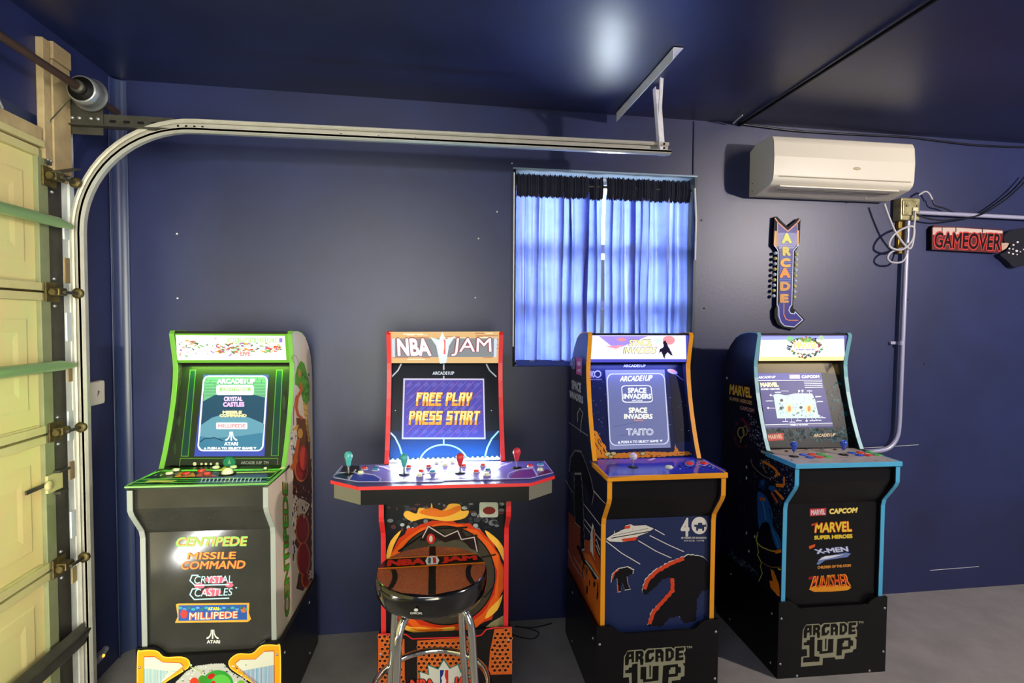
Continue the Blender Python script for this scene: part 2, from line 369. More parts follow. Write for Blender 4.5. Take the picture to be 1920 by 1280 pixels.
def curtain(x0, x1, seed, label, deep):
    t = thing('curtain', label, 'curtain', ((x0+x1)/2, .035, HZ0), 0, 'blue curtains in the window'); rn = random.Random(seed)
    cx = (x0+x1)/2; nx, nz = 280, 40; H = 2.245-HZ0-.02; ph = [rn.uniform(0, 6.28) for _ in range(6)]
    def yy(u, v_):
        x = u*(x1-x0)
        y = .020*math.sin(x*46+ph[0]+.5*math.sin(v_*2.2+ph[3]))*(.5+.5*math.sin(x*9+ph[1]))+.007*math.sin(x*110+ph[2]+v_*1.2)
        for xc, wd, dp in deep: y += dp*math.exp(-((u-xc-.012*math.sin(v_*3+ph[4]))/wd)**2)
        for kk in range(5): y += .022*math.exp(-((u-(.11+.19*kk+.05*math.sin(kk*2.3+seed)))/.011)**2)*(.6+.4*math.sin(kk*3+seed))
        return y+.004*math.sin(v_*9+x*14+ph[5])
    FO = {3: ((.24, .022), (.52, .028), (.62, .020), (.80, .045), (.93, .022)), 8: ((.07, .02), (.33, .05), (.43, .028), (.50, .022), (.74, .024))}[seed]
    def fx(u, v_): return sum(-1.25*w_*t*math.exp(-t*t) for u0, w_ in FO for t in [(u-u0-.006*math.sin(v_*4+u0*20))/w_])
    yy0 = yy
    yy = lambda u, v_: yy0(u, v_)+sum(.020*t*math.exp(-t*t/1.5) for u0, w_ in FO for t in [(u-u0-.006*math.sin(v_*4+u0*20))/w_])
    vs = [(x0-cx+(x1-x0)*i/nx+fx(i/nx, j/nz), yy(i/nx, j/nz), .02+(H-.065)*j/nz) for j in range(nz+1) for i in range(nx+1)]
    fs = [(j*(nx+1)+i, j*(nx+1)+i+1, (j+1)*(nx+1)+i+1, (j+1)*(nx+1)+i) for j in range(nz) for i in range(nx)]
    MB().add(vs, fs, CURT, True).build('drape', t)
    nz2 = 8; rs = []
    for j in range(nz2+1):
        for i in range(nx+1):
            v_ = j/nz2; rs.append((x0-cx+(x1-x0)*i/nx, yy(i/nx, 1)*.5-.012*math.sin(math.pi*v_)-.006+.003*math.sin(i*1.9+seed)+.002*math.sin(i*.8), H-.075+.112*v_+(.004*math.sin(i*1.1+seed)+.003*math.sin(i*.37) if j in (0, nz2) else 0)))
    MB().add(rs, [(j*(nx+1)+i, j*(nx+1)+i+1, (j+1)*(nx+1)+i+1, (j+1)*(nx+1)+i) for j in range(nz2) for i in range(nx)], CHEAD, True).build('heading', t, 'dark gathered heading')
    MB().box((x0-cx+.003, -.004, -.0), (x1-cx-.003, .002, .03), mat('curtain_hem_cloth', (64, 84, 190), .7)).build('hem', t)
curtain(.405, .853, 3, 'left blue curtain panel behind the gap, glowing with daylight', [(.28, .012, .022), (.62, .02, -.02), (.86, .05, .02)])
curtain(.872, 1.322, 8, 'right blue curtain panel, above the orange-edged cabinet', [(.22, .03, .016), (.43, .02, .024), (.50, .015, -.014), (.80, .02, .016)])
MB().tube([(HX0+.003, .035, 2.215), (HX1-.003, .035, 2.215)], .007, STEELD, 8).build('curtain_rod').__setitem__('label', 'thin dark rod carrying the curtains inside the window recess')
bpy.data.objects['curtain_rod']['category'] = 'curtain rod'

# ------------------------------------------------------------------ garage door, frame and hardware
door = setting('door_1')
DX = -1.40; YE = -.465
zs = [.075, .60, 1.105, 1.622, 2.135]
for k in range(4):
    z0, z1 = zs[k]+.004, zs[k+1]-.004
    mb = MB(); mb.box((DX-.045, -3.0, z0), (DX-.012, YE, z1), CREAM2)
    mb.box((DX-.04, -3.0, z0-.006), (DX-.014, YE, z0+.002), RUST); mb.box((DX-.012, -3.0, z0), (DX+.006, YE-.045, z0+.028), CREAM, .002); mb.box((DX-.012, -3.0, z1-.028), (DX+.006, YE-.045, z1), CREAM, .002)
    mb.box((DX-.012, -3.0, z0+.028), (DX-.004, -.53, z0+.034), CREAM)
    sec = mb.build('door_section', door)
    for y1 in (-.53, -1.15, -1.77, -2.39):
        y0 = y1-.56; a = .028; q = MB(); zz0, zz1 = z0+.09, z1-.09
        ring = lambda d, x: [(x, y0+.04+d, zz0+d), (x, y1-.03-d, zz0+d), (x, y1-.03-d, zz1-d), (x, y0+.04+d, zz1-d)]
        A = ring(0, DX-.0125)+ring(.010, DX-.0165+.007)+ring(.05, DX-.0165+.007)+ring(.075, DX-.0125)
        fs = []
        for s_ in range(3): fs += [(s_*4+i, s_*4+(i+1) % 4, s_*4+4+(i+1) % 4, s_*4+4+i) for i in range(4)]
        fs.append((12, 13, 14, 15)); q.add(A, fs, CREAM2).build('raised_panel', sec)
    MB().box((DX-.012, -.515, z0), (DX+.004, YE, z1), STILE, .002).build('end_stile', sec, 'olive grey end stile')
mb = MB(); mb.box((DX-.04, -3.0, 2.135), (DX+.012, -.50, 2.205), WOOD, .003); mb.box((DX+.012, -3.0, 2.135), (DX+.020, -.50, 2.158), CREAM, .002); mb.build('header_board', door)
for z in (1.877, 1.353): 
    mb = MB(); mb.tube([(DX+.035, -3.0, z), (DX+.035, -.47, z), (DX+.040, -.40, z-.004)], [.021, .019, .009], TUBEG, 14); mb.build('strut_tube', door, 'round galvanised strut tube with green light painted in')
mb = MB(); mb.box((DX+.015, -2.8, .262), (DX+.06, -.37, .325), STEELD, .006, Matrix.Rotation(.3, 3, 'Y')); mb.build('bottom_bar', door, 'dark bar across the lowest section')
for z in (1.622, 1.108, .600, 2.04):
    hg = MB(); hg.box((DX+.004, -.50, z-.035), (DX+.012, -.43, z+.035), RUST, .002)
    hg.box((DX+.01, -.485, z-.012), (DX+.045, -.44, z+.016), RUST, .004)
    hg.tube([(DX+.03, -.50, z), (DX+.03, -.43, z)], .012, RUST, 10)
    h = hg.build('roller_hinge', door)
    MB().tube([(DX+.052, -.47, z), (DX+.052, -.375, z)], .006, STEELD, 8).build('roller_stem', h)
    MB().lathe([(.012, 0), (.020, .003), (.020, .013), (.012, .016)], (DX+.052, -.40, z), RUST, (0, 1, 0), 14).build('roller', h)
    for dz in (-.05, .05):
        MB().lathe([(.006, 0), (.006, .006), (.003, .009)], (DX+.004, -.452, z+dz), STEEL, (1, 0, 0), 8).build('bolt', h)
mb = MB(); mb.box((DX+.008, -.48, 2.075), (DX+.055, -.35, 2.082), STEELD, .001, Matrix.Rotation(.35, 3, 'X')); mb.box((DX+.004, -.48, 2.085), (DX+.012, -.42, 2.13), STEELD)
tb = mb.build('top_bracket', door)
for dy in (-.475, -.46, -.445, -.43): MB().lathe([(.005, 0), (.005, .004)], (DX+.012, dy, 2.10), STEEL, (1, 0, 0), 8).build('bolt', tb)
lk = MB(); lk.box((DX+.004, -.52, .89), (DX+.014, -.44, .955), CREAM, .002); lk.box((DX+.008, -.48, .875), (DX+.03, -.435, .885), STEELD); lk.box((DX+.008, -.48, .955), (DX+.03, -.42, .964), STEELD)
lk.box((DX+.006, -.62, .918), (DX+.012, -.52, .932), STEELD)
l_ = lk.build('slide_lock', door, 'small sliding lock plate')
MB().lathe([(.016, 0), (.018, .008), (.012, .014)], (DX+.014, -.525, .922), CREAM, (1, 0, 0), 14).build('lock_knob', l_)
# wall angle, jamb board, upright post
mb = MB(); mb.box((XL-.012, -.465, 0), (XL-.002, -.368, 2.07), STEELD); mb.build('trim_3', kind='structure')
jb = MB(); jb.box((XL-.03, -.366, 0), (XL-.004, -.330, 2.25), WHITEP, .002); jb.box((XL-.03, -.330, 0), (XL+.004, -.300, 2.25), WHITEP, .003); j_ = jb.build('trim_4', kind='structure')
rn = random.Random(4)
for k in range(9):
    z = .5+k*.19+rn.uniform(-.03, .03); MB().box((XL-.004, -.362+rn.uniform(0, .006), z), (XL+.0015, -.338+rn.uniform(0, .006), z+rn.uniform(.05, .12)), mat('bare_white_filler', (232, 240, 246), .5) if k % 2 else WOOD).build('paint_patch', j_)
pt_ = MB(); pt_.box((XL, -.492, 2.10), (XL+.025, -.455, 2.53), WOOD, .003); pt_.box((XL, -.452, 2.07), (XL+.03, -.355, 2.47), WOOD, .003); pt_.box((XL, -.452, 2.472), (XL+.034, -.352, 2.535), WOOD, .003)
pt_.build('trim_5', kind='structure')

# track
TK = thing('door_track', 'curved galvanised track of the garage door rising beside it and running along the wall', 'track', (-1.34, -.38, 0))
TRK = mat('track_zinc', (196, 192, 180), .42, .3, noise=.1, scale=14)
def sweep(path, sec, mb, mt):
    P = [V(p) for p in path]; vs = []; n = len(sec)
    for i, p in enumerate(P):
        t = ((P[min(i+1, len(P)-1)])-(P[max(i-1, 0)])).normalized(); nn = V((t.z, 0, -t.x))  # inner side
        for a, b in sec: vs.append(p+nn*a+V((0, 1, 0))*b)
    fs = [(i*n+k, i*n+k+1, (i+1)*n+k+1, (i+1)*n+k) for i in range(len(P)-1) for k in range(n-1)]
    mb.add(vs, fs, mt)
path = [V((-1.335, 0, z)) for z in (.02, .6, 1.2, 1.80)]
Rr = .405; cx_, cz_ = -1.335+Rr, 1.853
path += [V((cx_-Rr*math.cos(t), 0, cz_+Rr*math.sin(t)*1.0)) for t in [math.pi/2*k/16 for k in range(0, 17)]]
path += [V((x, 0, cz_+Rr+(.010)*(x-cx_)/2)) for x in (-.6, 0, .5, 1.03)]
mb = MB(); th = .0022
sec = [(a-.052, b_) for a, b_ in [(.010, -.010), (.004, -.014), (-.003, -.014), (-.006, -.008), (-.006, 0), (.048, 0), (.054, -.006), (.056, -.03), (.050, -.040), (.040, -.040)]]
sec2 = [(a+(.0022 if a < -.032 else -.0022), b-(.0022 if -.03 < b < .001 else 0)) for a, b in sec]
path = [p+V((0, .03, 0)) for p in path]
sweep(path, sec, mb, TRK); sweep(path, sec2[::-1], mb, TRK)
mb.build('track_rail', TK)
for i in range(14):
    x = -.98+i*.15 if i > 3 else -1.0+i*.03
    MB().lathe([(.0045, 0), (.0045, .0015)], (x, .0275, cz_+Rr+.028), BLKM, (0, -1, 0), 8).build('slot', TK)
mb = MB(); mb.box((-1.375+1.34-1.34, -.0+.035, 2.262), (-1.02, .040, 2.318), STEELD); mb.box((-1.375, .0, 2.262), (-1.02, .038, 2.267), STEELD)
ab = mb.build('angle_brace', TK, 'perforated dark angle joining track to the jamb')
mb = MB(); mb.box((-1.40, .028, 2.235), (-1.27, .034, 2.345), STEELD, .001); mb.box((-1.405, -.02, 2.07), (-1.395, .035, 2.32), STEELD); fb = mb.build('flag_bracket', TK)
for x in (-1.375, -1.35, -1.31, -1.285): MB().lathe([(.008, 0), (.008, .004), (.004, .008)], (x, .027, 2.295), STEEL, (0, -1, 0), 8).build('bolt', fb)
for x in (-1.25, -1.20, -1.15, -1.10): MB().box((x, .0335, 2.287), (x+.022, .0352, 2.297), BLKM).build('slot', ab)
TK.location = (0, -.38, 0)
hb = thing('track_hanger', 'white perforated angle bracket hanging the far end of the track from the ceiling', 'bracket', (1.0, -.35, 2.57))
def angle(mb, a, b, wdir, w1, ddir, w2, t=.003, mt=BRACK):
    a, b, wd, dd = V(a), V(b), V(wdir).normalized(), V(ddir).normalized()
    mb.prism([a, a+wd*w1, a+wd*w1+dd*t, a+dd*t], b-a, mt); mb.prism([a, a+dd*w2, a+dd*w2+wd*t, a+wd*t], b-a, mt)
mb = MB(); angle(mb, (-.105, .31, -.002), (-.105, -.34, -.002), (1, 0, 0), .04, (0, 0, -1), .045); mb.build('ceiling_angle', hb)
mb = MB(); angle(mb, (-.045, .0, -.015), (-.018, -.002, -.305), (1, 0, 0), .036, (0, -1, 0), .03); mb.build('drop_angle', hb)
mb = MB(); angle(mb, (-.055, -.10, -.01), (-.020, .0, -.15), (1, 0, 0), .016, (0, -1, 0), .01); mb.build('brace', hb)
for z in (-.28, -.262): MB().lathe([(.005, 0), (.005, .003)], (-.002, -.033, z), BLKM, (0, -1, 0), 8).build('bolt', hb)
# torsion shaft
SX, SZ = -1.30, 2.378
sh = thing('torsion_shaft', 'brown torsion shaft with grey cable drum above the garage door', 'door shaft', (SX, -.4, SZ))
MB().tube([(0, -2.5, 0), (0, .20, 0)], .0135, mat('brown_shaft_steel', (86, 66, 58), .45, .5), 12).build('shaft', sh)
mb = MB().lathe([(.046, -.030), (.050, -.028), (.050, -.012), (.055, -.008), (.050, -.004), (.055, .001), (.050, .006), (.056, .011), (.051, .016), (.062, .022), (.062, .030), (.03, .032)], (0, 0, 0), STEEL, (0, 1, 0), 28)
dr = mb.build('cable_drum', sh)
MB().lathe([(.044, -.0315), (.044, -.030)], (0, 0, 0), BLKM, (0, 1, 0), 28).build('drum_face', dr, 'black open drum face')
MB().lathe([(.020, -.058), (.024, -.055), (.024, -.030)], (0, 0, 0), STEELD, (0, 1, 0), 18).build('hub', dr)
mb = MB(); mb.box((-.105, .062, -.075), (.02, .068, .03), STEELD, .002); mb.build('end_bearing_plate', sh)
MB().tube([(-.045, -.01, -.03), (-.085, -.06, -.13), (-.10, -.09, -.24)], .002, STEELD, 6).build('lift_cable', sh)
MB().tube(spline([(-.10, -.42, .02), (-.10, -.36, -.04), (-.095, -.27, -.17)], 6), .005, STEEL, 6).build('spring_cable', sh)

# control box, cords, sensor
bx = thing('wall_control_box', 'small white square control box on the navy wall beside the door track', 'switch box', (XL, -.222, 1.168))
MB().box((0, -.055, 0), (.028, .055, .10), WHITEPL, .012).build('housing', bx)
MB().prism([(.0285, .0, .062), (.0285, .012, .056), (.0285, -.004, .036)], (.001, 0, 0), mat('grey_mark', (110, 108, 104))).build('arrow_mark', bx)
MB().tube([un(x, y, 0, XL+.006) for x, y in spline([(172, 712), (171, 690), (168, 650), (170, 600), (171, 570)], 4) for x, y in ((x, y),)], .0035, mat('navy_cord', (52, 56, 96), .4), 6).build('cord', bx)
def PS(pts, n=6, closed=False): return [(p.x, p.y) for p in spline([V((a, b, 0)) for a, b in pts], n, closed)]
sb = thing('safety_sensor', 'door safety sensor with an orange light low beside the track foot', 'sensor', (XL, -.25, .10))
mb = MB(); mb.box((.008, -.03, .0), (.035, .035, .028), mat('grey_sensor', (150, 150, 165), .4), .005); mb.tube([(.02, .03, .014), (.02, .06, .018)], .012, mat('grey_sensor'), 12); mb.box((0, -.06, -.004), (.006, .07, .012), STEEL); mb.build('sensor_body', sb)
MB().lathe([(.006, 0), (.006, .003), (.002, .006)], (.035, .012, .015), mat('amber_led', (255, 160, 40), .3, emit=3), (1, 0, 0), 10).build('amber_light', sb)
MB().tube([un(x, y, 0, XL+.012) for x, y in PS([(162, 1128), (170, 1150), (176, 1180), (186, 1208), (192, 1224)])], .003, mat('pale_cord', (150, 155, 185), .5), 6).build('cord', sb)

# ------------------------------------------------------------------ right-hand wall fittings
ac = thing('wall_air_conditioner', 'cream wall-mounted air conditioner high on the wall right of the window', 'air conditioner', (1.64, 0, 2.18))
AW = .775; pr_ = [(0, .005), (0, .238), (-.05, .262), (-.165, .268), (-.19, .262), (-.204, .235), (-.210, .16), (-.207, .07), (-.200, .045), (-.18, .028), (-.05, .0)]
bm_ = MB(); bm_.prism([(0, y, z) for y, z in pr_], (AW, 0, 0), WHITEPL)
o = bm_.build('housing', ac); bv = o.modifiers.new('bev', 'BEVEL'); bv.width = .007; bv.segments = 3; bv.limit_method = 'ANGLE'; bv.angle_limit = .3
MB().box((.03, -.2105, .062), (AW-.02, -.2075, .0655), mat('beige_seam', (150, 140, 115))).build('panel_seam', ac)
SL = Matrix.Rotation(-.19, 3, 'X')
MB().box((.07, -.150, .0125), (AW-.09, -.142, .0185), mat('dark_slot', (50, 45, 36)), 0).build('air_outlet', ac, 'dark outlet slot')
MB().box((.05, -.185, .018), (AW-.06, -.152, .026), WHITEPL, .003, Matrix.Rotation(-.15, 3, 'X')).build('louvre', ac)
MB().lathe([(.022, 0), (.021, .0012)], (0, 0, 0), mat('faded_badge', (204, 190, 158), .4), (0, -1, 0), 20).build('badge', ac, 'faded beige badge')
bpy.data.objects['badge'].location = (AW*.58, -.2095, .118); bpy.data.objects['badge'].scale = (1, 1, .32)
for z in (.06, .02): MB().lathe([(.003, 0), (.003, .002)], (-.001, -.03, z+.01), STEELD, (-1, 0, 0), 8).build('screw', ac)
MB().lathe([(.005, 0), (.005, .006), (.002, .008)], (AW-.17, -.09, .006), STEEL, (0, 0, -1), 8).build('screw', ac)

BRASS = mat('yellowed_metal_box', (184, 178, 134), .35, .4, c2=(120, 108, 66), scale=26)
jb = thing('junction_box', 'yellowish metal junction box under the right end of the air conditioner', 'junction box', (2.55, 0, 2.13))
mb = MB(); mb.box((-.06, -.055, -.045), (.055, 0, .075), BRASS, .006); mb.box((-.055, -.062, -.02), (.045, -.054, .06), BRASS, .004); mb.build('box', jb)
MB().box((.0, -.07, .0), (.03, -.06, .022), mat('white_cap', (225, 222, 190), .4), .004).build('cap', jb)
MB().box((-.038, -.02, -.22), (.0, -.002, -.045), mat('brass_strap', (150, 120, 50), .4, .5), .002).build('strap', jb)
for sx in (-.03, .03): MB().lathe([(.006, 0), (.006, .004)], (sx, -.064, .03), STEEL, (0, -1, 0), 8).build('screw', jb)
cn = thing('vertical_conduit', 'pale metal conduit dropping from the junction box and curving behind the blue-edged cabinet', 'conduit', (2.545, -.03, .83))
PIPE = mat('painted_conduit', (186, 186, 214), .35, .3)
cp = [un(x, y, 1, -.03)-V((2.545, -.03, .83)) for x, y in ((1703, 402), (1701, 430), (1697, 520), (1692, 640), (1688, 740), (1686, 790))]
cp += [un(x, y, 1, -.03)-V((2.545, -.03, .83)) for x, y in PS([(1686, 790), (1682, 818), (1668, 838), (1645, 845), (1600, 847), (1560, 848)])[1:]]
MB().tube(cp, .0125, PIPE, 12).build('pipe', cn)
p_ = un(1690, 643, 1, -.03)-V((2.545, -.03, .83)); mb = MB(); mb.tube([p_+V((0, 0, -.012)), p_+V((0, 0, .012))], .0165, PIPE, 12); mb.box(p_+V((-.05, .015, -.008)), p_+V((.0, .03, .008)), PIPE, .002); mb.build('pipe_clip', cn)
hc = thing('horizontal_conduit', 'pale metal conduit running right along the wall above the red sign', 'conduit', (2.6, -.03, 2.13))
MB().tube([(0, 0, .004), (1.4, 0, -.01)], .0115, PIPE, 12).build('pipe', hc)
def cord(name, pts, y, r, m, label, n=6):
    P = [un(a, b, 1, y if not isinstance(y, (list, tuple)) else y[0]) for a, b in PS(pts, n)]
    c = P[0].copy(); t = thing(name, label, 'cable', c); MB().tube([p-c for p in P], r, m, 6).build('wire', t); return t
WC = mat('pale_grey_cord', (190, 188, 196), .4); BC = mat('black_cord', (20, 20, 30), .4)
cord('power_cord', [(1658, 382), (1668, 410), (1682, 440), (1704, 466), (1712, 450), (1712, 425), (1690, 430), (1672, 445), (1668, 462), (1690, 468), (1710, 450), (1714, 420), (1716, 395)], -.075, .0062, WC, 'pale grey cord looped below the right end of the air conditioner')
cord('power_cord', [(1700, 463), (1672, 472), (1664, 484), (1674, 492), (1692, 490), (1700, 475), (1703, 455)], -.065, .0055, WC, 'lowest loop of pale cord in front of the vertical conduit')
cord('power_cord', [(1722, 366), (1734, 359), (1742, 363), (1748, 374)], -.04, .005, WC, 'short white cord arching off the right side of the junction box')
cord('black_cable', [(1748, 373), (1753, 385), (1770, 390), (1788, 398), (1806, 404), (1830, 403), (1841, 399), (1872, 378), (1900, 355), (1922, 330)], -.034, .004, BC, 'thin black cable crossing the horizontal conduit, the upper of two')
cord('black_cable', [(1716, 400), (1735, 408), (1765, 413), (1800, 410), (1840, 402), (1880, 378), (1905, 357), (1924, 338)], -.062, .0045, BC, 'black cable sagging below the horizontal conduit, then rising right')
cord('black_cable', [(1385, 232), (1430, 238), (1500, 246), (1600, 252), (1700, 257), (1760, 264), (1830, 272), (1920, 276)], -.008, .005, BC, 'long black cable tacked along the top of the wall over the air conditioner')
cord('floor_cable', [(962, 1188), (975, 1196), (1000, 1199), (1009, 1186), (990, 1178), (962, 1175)], -.2, .003, BC, 'thin black cable loop on the floor right of the red-edged cabinet')
# put the floor loop really on the floor
fc = bpy.data.objects[[o.name for o in bpy.data.objects if o.name.startswith('floor_cable')][0]]
ch = fc.children[0]; bpy.data.objects.remove(ch)
P = [un(a, b, 2, .004) for a, b in PS([(955, 1187), (975, 1194), (1000, 1197), (1010, 1186), (992, 1178), (965, 1174), (1000, 1176), (1035, 1168)])]
fc.location = P[0]; MB().tube([p-P[0] for p in P], .003, BC, 6).build('wire', fc)

# arcade arrow sign (hangs on the wall; stood 2.5 cm off it)
SY = -.022
sg = thing('arrow_sign', 'tall purple arrow sign with orange letters and bulb edges, pointing down right', 'sign', (1.85, 0, 1.5))
def sgp(fr, pts, y): return [un(a, b, 1, y)-V((1.85, 0, 1.5)) for a, b in Z(fr, pts)]
outl = [(70, 62), (95, 60), (205, 170), (320, 78), (340, 90), (330, 330), (305, 395), (283, 420), (262, 985), (262, 1020), (280, 1030), (385, 1135), (275, 1240), (150, 1215), (95, 1180), (68, 1110), (68, 1030), (90, 985), (98, 430), (92, 400), (52, 360), (58, 230)]
mb = MB(); ring = sgp('ar', outl, SY); mb.prism(ring, (0, .016, 0), BLKM); mb.build('backing_board', sg, 'dark backing board')
MSG = Matrix.Translation((1.85, 0, 1.5))
A = Art(MSG, (0, SY, 0), (0, -1, 0)); A.fr = 'ar'
A.poly([(100, 110), (205, 205), (305, 118), (300, 360), (262, 410), (240, 1010), (225, 1050), (235, 1070), (275, 1075), (275, 1045), (362, 1135), (275, 1215), (160, 1200), (118, 1160), (95, 1090), (95, 1000), (115, 960), (118, 410), (100, 380)], ink((58, 56, 150)), 1)
A.poly([(68, 210), (98, 210), (98, 385), (60, 350)], ink((214, 160, 90)), 1); A.poly([(300, 205), (325, 205), (322, 350), (300, 380)], ink((214, 160, 90)), 1)
A.poly([(100, 230), (305, 230), (300, 350), (262, 400), (118, 400), (100, 350)], ink((150, 150, 190)), 2)
for k in range(9): A.line([(105, 240+k*22), (298-k*4, 240+k*22)], 5, ink((90, 100, 190)), 3)
for k in range(14): A.line([(122, 450+k*22), (245, 450+k*22)], 5, ink((84, 130, 210)), 2)
A.line([(70, 75), (105, 125), (205, 215), (300, 130), (332, 90)], 12, ink((226, 150, 120)), 3); A.line([(98, 115), (98, 370)], 8, ink((236, 150, 90)), 3); A.line([(303, 125), (303, 370)], 8, ink((236, 150, 90)), 3)
A.line([(62, 360), (95, 400), (105, 430), (93, 980), (110, 1010), (112, 1100), (135, 1165), (170, 1200), (272, 1212), (360, 1137), (282, 1055), (272, 1075), (235, 1070), (215, 1040), (222, 1010), (245, 980), (262, 420), (285, 390), (318, 355)], 9, ink((210, 222, 250)), 4)
A.line([(163, 965), (162, 1080), (185, 1130), (215, 1142), (312, 1142)], 10, ink((240, 150, 100)), 4)
for ch_, q, c in (('A', (140, 232, 245, 340), (226, 228, 96)), ('R', (148, 375, 235, 470), (222, 200, 70)), ('C', (124, 495, 232, 592), (250, 176, 24)), ('A', (115, 595, 232, 700), (246, 150, 20)), ('D', (122, 740, 230, 835), (222, 160, 84)), ('E', (122, 868, 215, 960), (224, 164, 90))):
    A.text(ch_, q, ink(c), 5, .05)
A.build('sign_print', sg)
for i in range(9):
    for s_, (xa, ya, xb, yb) in enumerate(((75, 443, 55, 888), (292, 455, 270, 900))):
        t = i/8; p = sgp('ar', [(xa+(xb-xa)*t, ya+(yb-ya)*t)], SY+.004)[0]
        warm = (i+s_) % 2
        MB().lathe([(.0085, 0), (.0095, .006), (.008, .012), (.004, .016), (0, .0175)], p+V((0, .004, 0)), mat('cream_bulb', (232, 222, 150), .3) if warm else mat('cool_white_bulb', (214, 226, 250), .3), (0, -1, 0), 12).build('bulb', sg, 'cream bulb' if warm else 'cool white bulb')
# red letter sign
rg = thing('letter_sign', 'red and black GAMEOVER letter sign on the wall at far right', 'sign', (2.93, 0, 1.95))
MRG = Matrix.Translation((2.93, 0, 1.95)); GY = -.03
g_ = [(275, 745), (300, 712), (385, 720), (560, 728), (820, 745), (1050, 760), (1055, 800), (1035, 1000), (980, 1012), (275, 975)]
mb = MB(); mb.prism([un(a, b, 1, GY)-V((2.93, 0, 1.95)) for a, b in Z('g2', g_)], (0, .03, 0), mat('dark_red_board', (96, 30, 30), .4), mt2=BLKM); mb.build('sign_board', rg)
A = Art(MRG, (0, GY, 0), (0, -1, 0)); A.fr = 'g2'
A.poly([(285, 735), (560, 738), (1045, 770), (1045, 800), (620, 790), (520, 820), (285, 815)], ink((206, 186, 176)), 1)
A.text('GAMEOVER', [(285, 968), (1028, 1000), (1045, 790), (295, 770)], ink((206, 70, 66)), 2, .055)
A.text('GAMEOVER', [(297, 955), (1020, 988), (1036, 803), (307, 785)], ink((26, 16, 18)), 3, .012)
for x in (385, 535, 825): A.line([(x, 725+x*.02), (x, 775+x*.02)], 8, ink((30, 16, 18)), 3)
A.build('lettering', rg, 'dark letters outlined in red')
cs = thing('wall_ornament', 'black rounded wall ornament with white dots at the right edge of the photo', 'wall decoration', (3.22, 0, 1.9))
orn = [(1062, 830), (1120, 775), (1200, 750), (1300, 745), (1450, 800), (1480, 900), (1440, 1050), (1330, 1130), (1225, 1165), (1160, 1160), (1090, 1090), (1020, 1030), (1080, 1000), (1130, 920), (1065, 890)]
mb = MB(); mb.prism([un(a, b, 1, -.035)-V((3.22, 0, 1.9)) for a, b in Z('g2', [(p[0], p[1]) for p in PS(orn, 3, True)])], (0, .034, 0), mat('black_ornament', (26, 24, 32), .35)); mb.build('plate', cs)
A = Art(Matrix.Translation((3.22, 0, 1.9)), (0, -.035, 0), (0, -1, 0)); A.fr = 'g2'
for x, y, r in ((1165, 925, 12), (1210, 895, 13), (1120, 965, 11), (1160, 970, 9), (1200, 990, 15), (1240, 1000, 8), (1115, 1010, 10), (1160, 1022, 12), (1205, 1030, 8), (1275, 975, 9)): A.disc((x, y), r, r*.8, ink((214, 212, 214)), 1, 10)
A.build('white_dots', cs); 
mb = MB(); mb.prism([un(a, b, 1, -.034)-V((3.22, 0, 1.9)) for a, b in Z('g2', [(1035, 905), (1125, 900), (1090, 960), (1040, 990)])], (0, .02, 0), mat('beige_tip', (190, 160, 140), .5)); mb.build('pointed_tip', cs)

# ------------------------------------------------------------------ cabinets
Rh, Rd, Ld = .3335, .5422, .529
W0, WR = .4708, .5042
UPZ = .938
LOWER = [(Ld, .03), (Ld, .735), (.536, .763), (.592, .838), (.602, .858), (.602, .930)]
UPPER = [(.398, .950), (.372, 1.0), (.345, 1.065), (.321, 1.13), (.300, 1.20), (.285, 1.27), (.279, 1.32), (.280, 1.347), (.288, 1.39), (.299, 1.44), (.305, 1.468), (.298, 1.4778)]
BACKC = [(.225, 1.4778), (.16, 1.468), (.105, 1.445), (.06, 1.41), (.025, 1.365), (.006, 1.31), (0, 1.26), (0, .03)]
def strip(mb, pts, x0, x1, t, m):
    """moulding of thickness t laid along (u, z) path on the outside"""
    P = [V((u, z)) for u, z in pts]; n = len(P); out = []
    for i in range(n):
        a = P[max(i-1, 0)]; b = P[min(i+1, n-1)]; d = (b-a).normalized(); out.append(P[i]+V((d.y, -d.x))*t)
    for i in range(n-1):
        q = [P[i], P[i+1], out[i+1], out[i]]
        mb.prism([(x0, -p.x, p.y) for p in q], (x1-x0, 0, 0), m)
def button(par, p, r, m, label, base=None, h=.006):
    b = MB(); b.lathe([(r*1.35, 0), (r*1.35, .0025), (r*1.05, .0035)], p, base or m, (0, 0, 1), 16); b.lathe([(r, 0), (r, h), (r*.85, h+.0015), (0, h+.002)], p, m, (0, 0, 1), 16)
    return b.build('button', par, label)
def joystick(par, p, m, kind, label, h=.075, lean=(0, 0)):
    p = V(p); ax = V((lean[0], lean[1], 1)).normalized()
    b = MB().lathe([(.020, 0), (.020, .0015), (.008, .0025)], p, BLKM, (0, 0, 1), 20); j = b.build('joystick', par, label)
    MB().tube([p, p+ax*h*.5], .004, CHROME, 8).build('shaft', j)
    if kind == 'bat': prof = [(.005, .40*h), (.0078, .46*h), (.0095, .6*h), (.0125, .76*h), (.0155, .89*h), (.0155, 1.0*h), (.0125, 1.1*h), (.007, 1.17*h), (0, 1.19*h)]
    else: prof = [(.016*math.sin(t)+.0001, h*.55+.016-.016*math.cos(t)) for t in [math.pi*k/10 for k in range(1, 11)]]
    MB().lathe(prof, p, m, ax, 18).build('grip', j)
